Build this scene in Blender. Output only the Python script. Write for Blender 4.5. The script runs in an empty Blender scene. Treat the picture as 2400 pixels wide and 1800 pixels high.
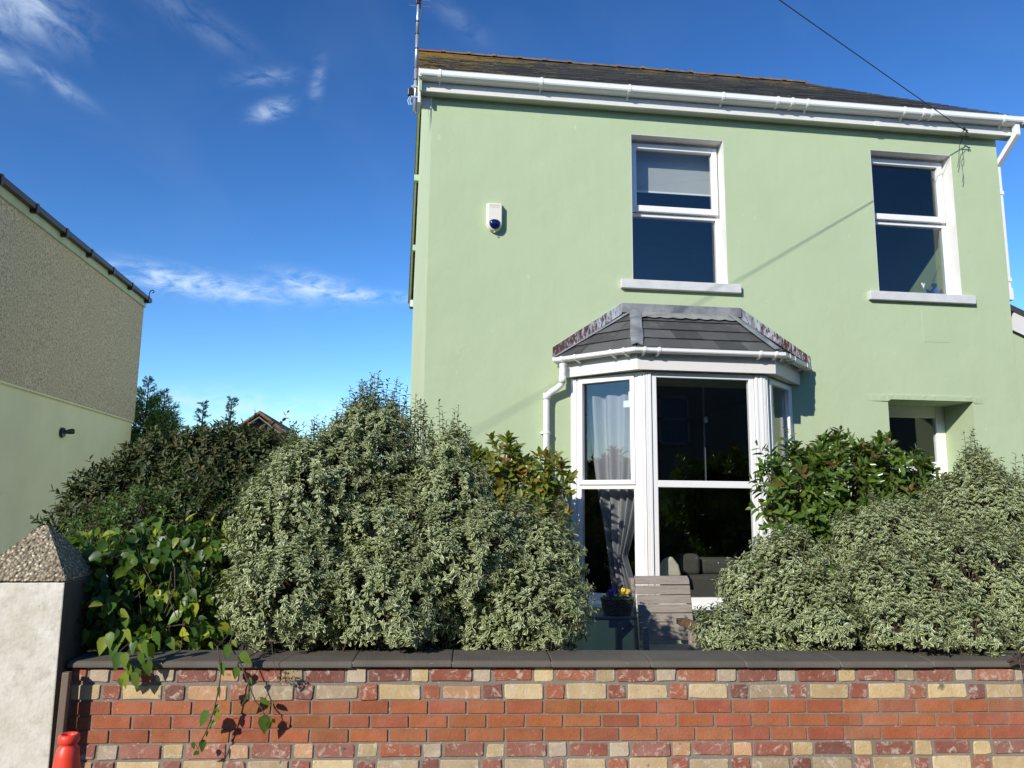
import bpy, bmesh, math, random
import numpy as np
from mathutils import Vector, Matrix
random.seed(7)
rad = math.radians
sc = bpy.context.scene
COL = sc.collection

# ------------------------------------------------------------ camera
R = Vector((0.9917442, -0.12781634, 0.01031583)); U = Vector((-0.02952537, -0.14932359, 0.98834747)); Fw = Vector((0.12478656, 0.98049245, 0.15186463))
cam = bpy.data.objects.new("camera", bpy.data.cameras.new("camera")); COL.objects.link(cam)
m = Matrix((R, U, -Fw)).transposed().to_4x4(); m.translation = (0, 0, 1.6); cam.matrix_world = m
cam.data.sensor_width = 36; cam.data.lens = 1803 / 2400 * 36; cam.data.clip_end = 2000; cam.data.clip_start = 0.05
sc.camera = cam

# ------------------------------------------------------------ sun and sky
SUN_TRAVEL = Vector((0.600, 0.675, -0.430)).normalized()
sun = bpy.data.objects.new("sun", bpy.data.lights.new("sun", 'SUN')); COL.objects.link(sun)
sun.rotation_euler = SUN_TRAVEL.to_track_quat('-Z', 'Y').to_euler()
sun.data.energy = 4.9; sun.data.angle = rad(0.5); sun.data.color = (1.0, 0.95, 0.86)
SKY = dict(strength=0.085, ozone=3.8, sat=1.06)
EXPOSURE = 0.0
world = bpy.data.worlds.new("World"); sc.world = world; world.use_nodes = True
wn, wl = world.node_tree.nodes, world.node_tree.links
wn.clear()
def N(nodes, t, **k):
    n = nodes.new(t)
    for a, b in k.items(): setattr(n, a, b)
    return n
wo = N(wn, 'ShaderNodeOutputWorld'); bg = N(wn, 'ShaderNodeBackground'); bg.inputs[1].default_value = SKY['strength']
sky = N(wn, 'ShaderNodeTexSky', sky_type='NISHITA', sun_disc=False, sun_elevation=math.asin(-SUN_TRAVEL.z), sun_rotation=math.atan2(-SUN_TRAVEL.x, -SUN_TRAVEL.y) % (2*math.pi), altitude=50, air_density=1.0, dust_density=0.1, ozone_density=SKY['ozone'])
hs = N(wn, 'ShaderNodeHueSaturation'); hs.inputs['Saturation'].default_value = SKY['sat']
gm = N(wn, 'ShaderNodeGamma'); gm.inputs[1].default_value = 1.5; wl.new(sky.outputs[0], gm.inputs[0]); wl.new(gm.outputs[0], hs.inputs['Color'])
tc = N(wn, 'ShaderNodeTexCoord'); sep = N(wn, 'ShaderNodeSeparateXYZ'); wl.new(tc.outputs['Generated'], sep.inputs[0])
def M(op, a, b=None, c=None, nodes=wn, links=wl, clamp=False):
    n = nodes.new('ShaderNodeMath'); n.operation = op; n.use_clamp = clamp
    for i, v in enumerate((a, b, c)):
        if v is None: continue
        if isinstance(v, (int, float)): n.inputs[i].default_value = v
        else: links.new(v, n.inputs[i])
    return n.outputs[0]
az = M('MULTIPLY', M('ARCTAN2', sep.outputs[0], sep.outputs[1]), 57.2958)
el = M('MULTIPLY', M('ARCSINE', sep.outputs[2]), 57.2958)
comb = N(wn, 'ShaderNodeCombineXYZ'); wl.new(az, comb.inputs[0]); wl.new(el, comb.inputs[1])
def wnoise(scale, sx, sy, rot, detail=8, rough=0.6, dist=0.0):
    mp = N(wn, 'ShaderNodeMapping'); mp.inputs['Rotation'].default_value = (0, 0, rad(rot)); mp.inputs['Scale'].default_value = (sx, sy, 1)
    vr = N(wn, 'ShaderNodeVectorRotate'); vr.rotation_type = 'Z_AXIS'; vr.inputs['Angle'].default_value = rad(rot)
    wl.new(comb.outputs[0], vr.inputs[0]); mp.inputs['Rotation'].default_value = (0, 0, 0); wl.new(vr.outputs[0], mp.inputs[0])
    n = N(wn, 'ShaderNodeTexNoise'); n.inputs['Scale'].default_value = scale; n.inputs['Detail'].default_value = detail
    n.inputs['Roughness'].default_value = rough; n.inputs['Distortion'].default_value = dist
    wl.new(mp.outputs[0], n.inputs[0]); return n.outputs[0]
nz = wnoise(0.28, 1, 2.2, 18, 9, 0.62, 0.8)
nz2 = wnoise(0.09, 1, 1.4, 25, 4, 0.5, 0.4)
nz3 = wnoise(0.5, 1, 2.6, -4, 8, 0.62, 0.5)
tot = None
# azimuth, elevation, half width, half height, strength, slope of the cloud
for a0, e0, sa, se, st, sl, src in ((-28.8, 29.6, 3.6, 1.5, 0.75, -0.1, nz), (-29.0, 26.4, 1.5, 0.6, 0.45, -0.5, nz), (-25.5, 25.8, 2.0, 0.45, 0.35, -0.4, nz),
        (-11.4, 26.9, 1.2, 0.55, 0.62, 0.35, nz3), (-12.0, 28.9, 2.0, 0.5, 0.22, 0.2, nz3), (-8.2, 29.2, 0.5, 1.3, 0.22, 0.9, nz3), (-17.0, 31.4, 4.0, 0.9, 0.14, -0.3, nz),
        (-15.5, 14.7, 6.0, 0.75, 0.85, -0.05, nz3), (-7.5, 15.4, 2.6, 0.7, 0.8, -0.12, nz3), (-3.0, 14.9, 4.0, 0.35, 0.6, 0.0, nz3), (-14.0, 6.3, 14.0, 1.1, 0.5, 0.0, nz3), (2.4, 34.0, 2.0, 0.7, 0.16, -0.45, nz), (-75, 18, 22, 5, 0.5, 0, nz)):
    da = M('SUBTRACT', az, a0); de = M('SUBTRACT', M('SUBTRACT', el, e0), M('MULTIPLY', da, sl))
    g = M('EXPONENT', M('MULTIPLY', M('ADD', M('POWER', M('DIVIDE', da, sa), 2), M('POWER', M('DIVIDE', de, se), 2)), -1))
    v = M('MULTIPLY', M('MULTIPLY', g, st), M('MULTIPLY', M('SUBTRACT', src, 0.36), 3.6, clamp=True))
    tot = v if tot is None else M('ADD', tot, v)
veil = M('MULTIPLY', M('MULTIPLY', M('SUBTRACT', nz2, 0.48), 2.0, clamp=True), 0.04)
tot = M('MINIMUM', M('ADD', tot, veil), 0.9)
mixc = N(wn, 'ShaderNodeMix', data_type='RGBA'); wl.new(tot, mixc.inputs[0]); wl.new(hs.outputs[0], mixc.inputs[6]); mixc.inputs[7].default_value = (9.5, 11.5, 14.0, 1)
wl.new(mixc.outputs[2], bg.inputs[0]); wl.new(bg.outputs[0], wo.inputs[0])
sc.view_settings.view_transform = 'Standard'; sc.view_settings.look = 'None'; sc.view_settings.exposure = EXPOSURE; sc.view_settings.gamma = 1
sc.view_settings.use_curve_mapping = False
sc.cycles.max_bounces = 8; sc.cycles.transparent_max_bounces = 12; sc.cycles.use_adaptive_sampling = True

# ------------------------------------------------------------ materials
class MatB:
    def __init__(s, name, rough=0.6, spec=0.5):
        s.m = bpy.data.materials.new(name); s.m.use_nodes = True; s.n = s.m.node_tree.nodes; s.l = s.m.node_tree.links
        s.b = s.n['Principled BSDF']; s.b.inputs['Roughness'].default_value = rough; s.b.inputs['Specular IOR Level'].default_value = spec
        s.tc = s.n.new('ShaderNodeTexCoord')
    def set(s, inp, v):
        if isinstance(v, (int, float)): s.b.inputs[inp].default_value = v
        elif isinstance(v, tuple): s.b.inputs[inp].default_value = (*v, 1)
        else: s.l.new(v, s.b.inputs[inp])
    def noise(s, scale, detail=5, rough=0.55, stretch=(1, 1, 1), dist=0, vec=None):
        mp = s.n.new('ShaderNodeMapping'); mp.inputs['Scale'].default_value = stretch; s.l.new(vec or s.tc.outputs['Object'], mp.inputs[0])
        t = s.n.new('ShaderNodeTexNoise'); t.inputs['Scale'].default_value = scale; t.inputs['Detail'].default_value = detail; t.inputs['Roughness'].default_value = rough; t.inputs['Distortion'].default_value = dist
        s.l.new(mp.outputs[0], t.inputs[0]); return t.outputs[0]
    def voro(s, scale, feature='F1', stretch=(1, 1, 1), out='Distance', rand=1.0):
        mp = s.n.new('ShaderNodeMapping'); mp.inputs['Scale'].default_value = stretch; s.l.new(s.tc.outputs['Object'], mp.inputs[0])
        t = s.n.new('ShaderNodeTexVoronoi'); t.feature = feature; t.inputs['Scale'].default_value = scale; t.inputs['Randomness'].default_value = rand
        s.l.new(mp.outputs[0], t.inputs[0]); return t.outputs[out]
    def ramp(s, fac, stops):
        r = s.n.new('ShaderNodeValToRGB'); s.l.new(fac, r.inputs[0]); e = r.color_ramp.elements
        while len(e) < len(stops): e.new(0.5)
        for i, (p, c) in enumerate(stops):
            e[i].position = p; e[i].color = (*c, 1) if isinstance(c, tuple) else (c, c, c, 1)
        return r.outputs[0]
    def mix(s, f, a, b, mode='MIX'):
        x = s.n.new('ShaderNodeMix'); x.data_type = 'RGBA'; x.blend_type = mode
        for i, v in ((0, f), (6, a), (7, b)):
            if isinstance(v, (int, float)) and i == 0: x.inputs[0].default_value = v
            elif isinstance(v, tuple): x.inputs[i].default_value = (*v, 1)
            elif isinstance(v, (int, float)): x.inputs[i].default_value = (v, v, v, 1)
            else: s.l.new(v, x.inputs[i])
        return x.outputs[2]
    def math(s, op, a, b=None, clamp=False): return M(op, a, b, None, s.n, s.l, clamp)
    def attr(s, name, out='Fac'):
        a = s.n.new('ShaderNodeAttribute'); a.attribute_name = name; return a.outputs[out]
    def bump(s, h, strength=0.3, dist=0.01, prev=None):
        b = s.n.new('ShaderNodeBump'); b.inputs['Strength'].default_value = strength; b.inputs['Distance'].default_value = dist
        s.l.new(h, b.inputs['Height'])
        if prev: s.l.new(prev, b.inputs['Normal'])
        s.l.new(b.outputs[0], s.b.inputs['Normal']); return b.outputs[0]
    def pos(s, axis):
        x = s.n.new('ShaderNodeSeparateXYZ'); s.l.new(s.tc.outputs['Object'], x.inputs[0]); return x.outputs[axis]

def render_paint():
    k = MatB('painted_render', 0.82, 0.25)
    c = k.mix(k.noise(0.9, 4), (0.415, 0.505, 0.30), (0.475, 0.56, 0.352))
    c = k.mix(k.math('MULTIPLY', k.math('SUBTRACT', k.noise(3.0, 6, 0.6, (1, 1, 0.35)), 0.55, True), 1.2), c, (0.38, 0.42, 0.25))
    c = k.mix(k.math('MULTIPLY', k.ramp(k.noise(7, 6, 0.6, (1, 1, 0.07)), [(0.52, 0.0), (0.8, 1.0)]), 0.2), c, (0.40, 0.44, 0.27))
    c = k.mix(k.math('MULTIPLY', k.math('GREATER_THAN', k.noise(14, 3, 0.5, (1, 1, 0.5)), 0.735), 0.35), c, (0.6, 0.68, 0.5))
    k.set('Base Color', c)
    b = k.bump(k.noise(1.6, 4), 0.5, 0.03); b = k.bump(k.noise(160, 3), 0.25, 0.003, b); b = k.bump(k.noise(9, 4), 0.12, 0.01, b)
    k.bump(k.ramp(k.noise(5, 6, 0.6, (1, 1, 1), 1.5), [(0.60, 0.0), (0.68, 1.0)]), 0.18, 0.004, b); return k.m
def plain(name, col, rough=0.5, var=0.12, scale=4, bump=0.1, bs=60, spec=0.5, streak=(1, 1, 1), bd=0.003, metal=0):
    k = MatB(name, rough, spec)
    d = tuple(x * (1 - var * 2) for x in col)
    k.set('Base Color', k.mix(k.ramp(k.noise(scale, 6, 0.6, streak), [(0.3, 0.0), (0.75, 1.0)]), d, col))
    if bump: k.bump(k.noise(bs, 4), bump, bd)
    if metal: k.b.inputs['Metallic'].default_value = metal
    return k.m
def white_paint(name, base=(0.80, 0.79, 0.75), dirt=0.25, rough=0.38):
    k = MatB(name, rough, 0.5)
    g = k.ramp(k.noise(7, 7, 0.65, (1, 1, 0.5)), [(0.5, 0.0), (0.8, 1.0)])
    k.set('Base Color', k.mix(k.math('MULTIPLY', g, dirt), base, (0.55, 0.52, 0.44))); k.bump(k.noise(30, 3), 0.04, 0.003); return k.m
def glass(name, rough=0.0, bump=0, ior=1.6, tint=(0.93, 0.95, 0.95), bs=40):
    mt = bpy.data.materials.new(name); mt.use_nodes = True; n, l = mt.node_tree.nodes, mt.node_tree.links; n.clear()
    o = n.new('ShaderNodeOutputMaterial'); mx = n.new('ShaderNodeMixShader'); t = n.new('ShaderNodeBsdfTransparent'); t.inputs[0].default_value = (*tint, 1)
    g = n.new('ShaderNodeBsdfGlossy'); g.inputs['Roughness'].default_value = rough; g.inputs[0].default_value = (0.95, 0.95, 0.95, 1)
    lw = n.new('ShaderNodeLayerWeight'); lw.inputs[0].default_value = 0.5
    pw = M('POWER', lw.outputs['Facing'], 5.0, None, n, l); fr = M('MULTIPLY_ADD', pw, 0.94, 0.058, n, l)
    l.new(fr, mx.inputs[0]); l.new(t.outputs[0], mx.inputs[1]); l.new(g.outputs[0], mx.inputs[2]); l.new(mx.outputs[0], o.inputs[0])
    tx = n.new('ShaderNodeTexCoord'); z = n.new('ShaderNodeTexNoise'); z.inputs['Scale'].default_value = bs; l.new(tx.outputs['Object'], z.inputs[0])
    b = n.new('ShaderNodeBump'); b.inputs['Strength'].default_value = bump; b.inputs['Distance'].default_value = 0.004; l.new(z.outputs[0], b.inputs['Height'])
    if bump: l.new(b.outputs[0], g.inputs['Normal'])
    return mt
def brick_mat():
    k = MatB('brick', 0.85, 0.25)
    base = k.attr('bcol', 'Color'); old = k.attr('old')
    c = k.mix(k.math('MULTIPLY', k.ramp(k.noise(9, 6, 0.65), [(0.35, 0.0), (0.7, 1.0)]), 0.55), base, k.mix(1.0, base, (0.62, 0.55, 0.5), 'MULTIPLY'))
    c = k.mix(k.math('MULTIPLY', k.ramp(k.noise(90, 4, 0.7), [(0.5, 0.0), (0.75, 1.0)]), 0.45), c, k.mix(1.0, c, (0.55, 0.5, 0.48), 'MULTIPLY'))
    smear = k.math('MULTIPLY', k.ramp(k.noise(22, 8, 0.72, (1, 1, 1), 0.8), [(0.53, 0.0), (0.63, 1.0)]), old)
    c = k.mix(k.math('MULTIPLY', smear, 0.7), c, (0.60, 0.52, 0.42))
    burn = k.math('MULTIPLY', k.ramp(k.noise(11, 3, 0.5), [(0.66, 0.0), (0.72, 1.0)]), old)
    c = k.mix(k.math('MULTIPLY', burn, 0.8), c, (0.10, 0.075, 0.06))
    dust = k.math('MULTIPLY', k.ramp(k.noise(2.5, 5), [(0.5, 0.0), (0.75, 1.0)]), 0.22)
    c = k.mix(dust, c, (0.55, 0.40, 0.32))
    speck = k.ramp(k.noise(70, 2), [(0.74, 0.0), (0.78, 1.0)])
    c = k.mix(speck, c, (0.7, 0.66, 0.56))
    k.set('Base Color', c)
    b = k.bump(k.noise(75, 5, 0.65, (1.5, 1, 0.8), 1.0), 0.8, 0.006); k.bump(k.noise(14, 5, 0.6), 0.5, 0.008, b); return k.m
def mortar_mat():
    k = MatB('mortar', 0.95, 0.1)
    c = k.mix(k.noise(3, 5), (0.17, 0.148, 0.12), (0.28, 0.25, 0.20))
    c = k.mix(k.ramp(k.noise(40, 6, 0.7), [(0.6, 0.0), (0.72, 1.0)]), c, (0.48, 0.44, 0.36))
    c = k.mix(k.ramp(k.noise(55, 2), [(0.70, 0.0), (0.74, 1.0)]), c, (0.62, 0.60, 0.5))
    k.set('Base Color', c); k.bump(k.noise(60, 5), 0.7, 0.006); return k.m
def slate_mat(name, lichen=True, col=((0.045, 0.047, 0.052), (0.12, 0.12, 0.125))):
    k = MatB(name, 0.62, 0.4)
    c = k.mix(k.attr('rnd'), *col)
    c = k.mix(k.math('MULTIPLY', k.noise(6, 5), 0.5), c, (0.075, 0.07, 0.062))
    if lichen:
        x, y = k.pos('X'), k.pos('Y')
        up = k.math('MULTIPLY', k.math('SUBTRACT', y, 8.6), 0.16, True)
        left = k.math('MULTIPLY', k.math('SUBTRACT', 2.2, x), 0.5, True)
        dens = k.math('ADD', k.math('MULTIPLY', left, 0.14), k.math('MULTIPLY', up, 0.17))
        n1 = k.noise(3.0, 8, 0.7, (0.7, 1, 1), 0.5)
        mask = k.math('MULTIPLY', k.math('SUBTRACT', k.math('ADD', n1, dens), 0.625), 14, True)
        c = k.mix(mask, c, k.mix(k.noise(8, 4), (0.36, 0.22, 0.035), (0.22, 0.17, 0.06)))
        c = k.mix(k.ramp(k.noise(17, 3), [(0.70, 0.0), (0.73, 1.0)]), c, (0.35, 0.34, 0.28))
    else:
        c = k.mix(k.ramp(k.noise(4, 6, 0.65), [(0.55, 0.0), (0.8, 0.6)]), c, (0.20, 0.20, 0.20))
    k.set('Base Color', c); k.bump(k.noise(50, 5, 0.6), 0.2, 0.004); return k.m
def lead_mat(rust):
    k = MatB('lead_rusty' if rust else 'lead', 0.62, 0.4)
    c = k.mix(k.ramp(k.noise(5, 6, 0.65), [(0.35, 0.0), (0.7, 1.0)]), (0.14, 0.147, 0.16), (0.31, 0.315, 0.32))
    if rust:
        c = k.mix(k.ramp(k.noise(9, 6, 0.6, (2, 1, 0.4)), [(0.4, 0.0), (0.55, 1.0)]), c, (0.42, 0.45, 0.48))
        d = k.math('ABSOLUTE', k.math('SUBTRACT', k.pos('X'), 2.97))
        far = k.math('MULTIPLY', k.math('SUBTRACT', d, 0.72), 2.2, True)
        mk = k.math('MULTIPLY', k.math('SUBTRACT', k.math('ADD', k.noise(26, 6, 0.75, (1.8, 1, 0.42)), k.math('MULTIPLY', far, 0.11)), 0.565), 22, True)
        c = k.mix(mk, c, (0.075, 0.032, 0.026))
    else:
        c = k.mix(k.ramp(k.noise(24, 4, 0.6, (1, 1, 0.6)), [(0.66, 0.0), (0.72, 1.0)]), c, (0.07, 0.065, 0.065))
    k.set('Base Color', c); k.bump(k.noise(9, 3), 0.25, 0.01); return k.m
def pebble_mat():
    k = MatB('pebbledash', 0.95, 0.15)
    v = k.voro(24); n = k.noise(38, 3, 0.7)
    c = k.mix(k.ramp(n, [(0.30, 0.0), (0.60, 1.0)]), (0.27, 0.205, 0.155), (0.88, 0.71, 0.57))
    c = k.mix(k.math('MULTIPLY', k.noise(1.0, 4), 0.35), c, (0.56, 0.47, 0.38)); k.set('Base Color', c)
    b = k.bump(v, 0.9, 0.02); k.bump(n, 0.9, 0.02, b); return k.m
def concrete_mat():
    k = MatB('limewashed_concrete', 0.9, 0.2)
    c = k.mix(k.ramp(k.noise(3, 7, 0.65), [(0.38, 0.0), (0.66, 1.0)]), (0.60, 0.56, 0.45), (0.80, 0.77, 0.68))
    c = k.mix(k.ramp(k.noise(14, 7, 0.7), [(0.5, 0.0), (0.75, 0.8)]), c, (0.42, 0.39, 0.31))
    c = k.mix(k.ramp(k.noise(20, 2), [(0.76, 0.0), (0.79, 1.0)]), c, (0.14, 0.12, 0.10))
    k.set('Base Color', c); b = k.bump(k.noise(30, 6, 0.6), 0.5, 0.008); k.bump(k.noise(5, 4), 0.4, 0.02, b); return k.m
def aggregate_mat():
    k = MatB('exposed_aggregate', 0.85, 0.3)
    v = k.voro(62, out='Color'); d = k.voro(62)
    x = k.n.new('ShaderNodeSeparateColor'); k.l.new(v, x.inputs[0])
    c = k.ramp(x.outputs[0], [(0.0, (0.20, 0.16, 0.10)), (0.4, (0.36, 0.29, 0.19)), (0.75, (0.48, 0.40, 0.27)), (1.0, (0.80, 0.71, 0.52))])
    c = k.mix(k.ramp(d, [(0.40, 0.0), (0.68, 1.0)]), c, (0.20, 0.17, 0.115))
    c = k.mix(k.ramp(k.noise(9, 5), [(0.62, 0.0), (0.7, 0.5)]), c, (0.26, 0.27, 0.13))
    k.set('Base Color', c)
    inv = k.math('SUBTRACT', 1.0, d); k.bump(inv, 0.9, 0.012); return k.m
def coping_mat():
    k = MatB('coping_stone', 0.8, 0.3)
    c = k.mix(k.noise(5, 6), (0.08, 0.069, 0.054), (0.16, 0.14, 0.11))
    c = k.mix(k.ramp(k.noise(26, 6, 0.7, (0.5, 1, 2)), [(0.66, 0.0), (0.74, 0.8)]), c, (0.34, 0.32, 0.28))
    k.set('Base Color', c); b = k.bump(k.noise(110, 3, 0.5, (1, 0.15, 0.15)), 0.55, 0.004); k.bump(k.noise(12, 4), 0.3, 0.006, b); return k.m
def wood_mat(name='weathered_wood', cols=((0.16, 0.13, 0.105), (0.47, 0.41, 0.345))):
    k = MatB(name, 0.8, 0.25)
    c = k.mix(k.noise(9, 7, 0.65, (0.5, 6, 6), 0.6), *cols)
    c = k.mix(k.ramp(k.noise(30, 6, 0.7, (0.25, 3, 3)), [(0.55, 0.0), (0.72, 0.8)]), c, tuple(x * 0.45 for x in cols[0]))
    k.set('Base Color', c); k.bump(k.noise(40, 5, 0.6, (0.3, 4, 4)), 0.4, 0.004); return k.m
def leaf_mat(name, cols, edge=None, tip=None, trans=0.25, rough=0.45, spec=0.4):
    k = MatB(name, rough, spec)
    st = [(i / (len(cols) - 1), c) for i, c in enumerate(cols)]
    c = k.ramp(k.attr('rnd'), st)
    if edge: c = k.mix(k.ramp(k.attr('edge'), [(0.50, 0.0), (0.85, 1.0)]), c, edge)
    if tip: c = k.mix(k.attr('tipv'), c, tip)
    k.set('Base Color', c)
    t = k.n.new('ShaderNodeBsdfTranslucent'); mx = k.n.new('ShaderNodeMixShader'); mx.inputs[0].default_value = trans
    tcol = k.mix(1.0, c, (1.5, 1.7, 0.7), 'MULTIPLY'); k.l.new(tcol, t.inputs[0])
    k.l.new(k.b.outputs[0], mx.inputs[1]); k.l.new(t.outputs[0], mx.inputs[2]); k.l.new(mx.outputs[0], k.n['Material Output'].inputs[0]); return k.m

MT = dict(
    render=render_paint(), upvc=white_paint('white_upvc', (0.83, 0.82, 0.79), 0.12, 0.3), reveal=white_paint('white_masonry_paint', (0.78, 0.76, 0.71), 0.35, 0.7),
    sill=plain('painted_sill', (0.66, 0.66, 0.64), 0.8, 0.08, 8, 0.5, 120), fascia=white_paint('fascia_white', (0.74, 0.71, 0.65), 0.3, 0.4),
    glass=glass('window_glass'), obscure=glass('obscured_glass', 0.04, 0.04, 1.6, (0.75, 0.80, 0.80), 30), slate=slate_mat('roof_slate'), bayslate=slate_mat('bay_slate', False, ((0.045, 0.045, 0.045), (0.12, 0.12, 0.12))),
    lead=lead_mat(False), leadrust=lead_mat(True), ridge=plain('terracotta_ridge', (0.27, 0.165, 0.085), 0.85, 0.3, 7, 0.4, 40),
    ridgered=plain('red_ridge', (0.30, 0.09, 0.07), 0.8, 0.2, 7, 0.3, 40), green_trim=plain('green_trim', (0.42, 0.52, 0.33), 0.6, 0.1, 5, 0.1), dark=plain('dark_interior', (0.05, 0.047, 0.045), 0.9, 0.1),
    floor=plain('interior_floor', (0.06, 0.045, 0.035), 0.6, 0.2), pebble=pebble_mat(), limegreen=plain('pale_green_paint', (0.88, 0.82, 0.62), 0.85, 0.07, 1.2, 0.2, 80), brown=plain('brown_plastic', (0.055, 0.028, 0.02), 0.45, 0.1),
    soffit=plain('soffit_cream', (0.55, 0.60, 0.48), 0.7, 0.12, 3), concrete=concrete_mat(), aggregate=aggregate_mat(), coping=coping_mat(), brick=brick_mat(), mortar=mortar_mat(),
    wood=wood_mat(), woodbrown=wood_mat('brown_wood', ((0.10, 0.06, 0.035), (0.24, 0.15, 0.09))), woodgrey=wood_mat('grey_wood', ((0.11, 0.10, 0.09), (0.24, 0.22, 0.20))), bark=plain('bark', (0.11, 0.075, 0.05), 0.9, 0.2, 12, 0.5, 40),
    post=plain('brown_painted_steel', (0.20, 0.145, 0.10), 0.6, 0.12, 6), black=plain('black_plastic', (0.012, 0.012, 0.014), 0.4, 0.05), metal=plain('aluminium', (0.62, 0.64, 0.68), 0.35, 0.06, metal=0.6),
    cream=plain('cream_plastic', (0.78, 0.74, 0.62), 0.3, 0.03, 3, 0.0), soil=plain('soil', (0.05, 0.036, 0.025), 0.95, 0.25, 5, 0.9, 30), asphalt=plain('asphalt', (0.06, 0.06, 0.06), 0.9, 0.2, 60, 0.6, 90),
    paving=plain('paving', (0.16, 0.15, 0.14), 0.85, 0.15, 8, 0.3), curtain=plain('curtain_cloth', (0.34, 0.325, 0.34), 0.9, 0.06, 30, 0.3, 150), sofa=plain('sofa_cloth', (0.09, 0.083, 0.068), 0.95, 0.15, 40, 0.6, 120),
    cushion=plain('cushion_cloth', (0.66, 0.60, 0.46), 0.95, 0.1, 30, 0.5, 120), blind=plain('blind_cloth', (0.42, 0.43, 0.41), 0.9, 0.03, 40, 0.1))
def cone_mat():
    k = MatB('cone_orange_red', 0.42, 0.45)
    c = k.mix(k.ramp(k.noise(6, 6), [(0.4, 0.0), (0.75, 0.4)]), (0.92, 0.065, 0.03), (0.75, 0.06, 0.035)); k.set('Base Color', c); k.bump(k.noise(25, 4), 0.12, 0.004); return k.m
MT['cone'] = cone_mat(); MT['side_render'] = plain('side_render', (0.60, 0.68, 0.42), 0.85, 0.06, 2, 0.3, 120); MT['sill_grey'] = plain('grey_frame', (0.25, 0.25, 0.25), 0.6)
def lens_mat():
    k = MatB('blue_lens', 0.12, 0.6); k.set('Base Color', (0.004, 0.008, 0.06)); return k.m
MT['lens'] = lens_mat()

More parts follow.
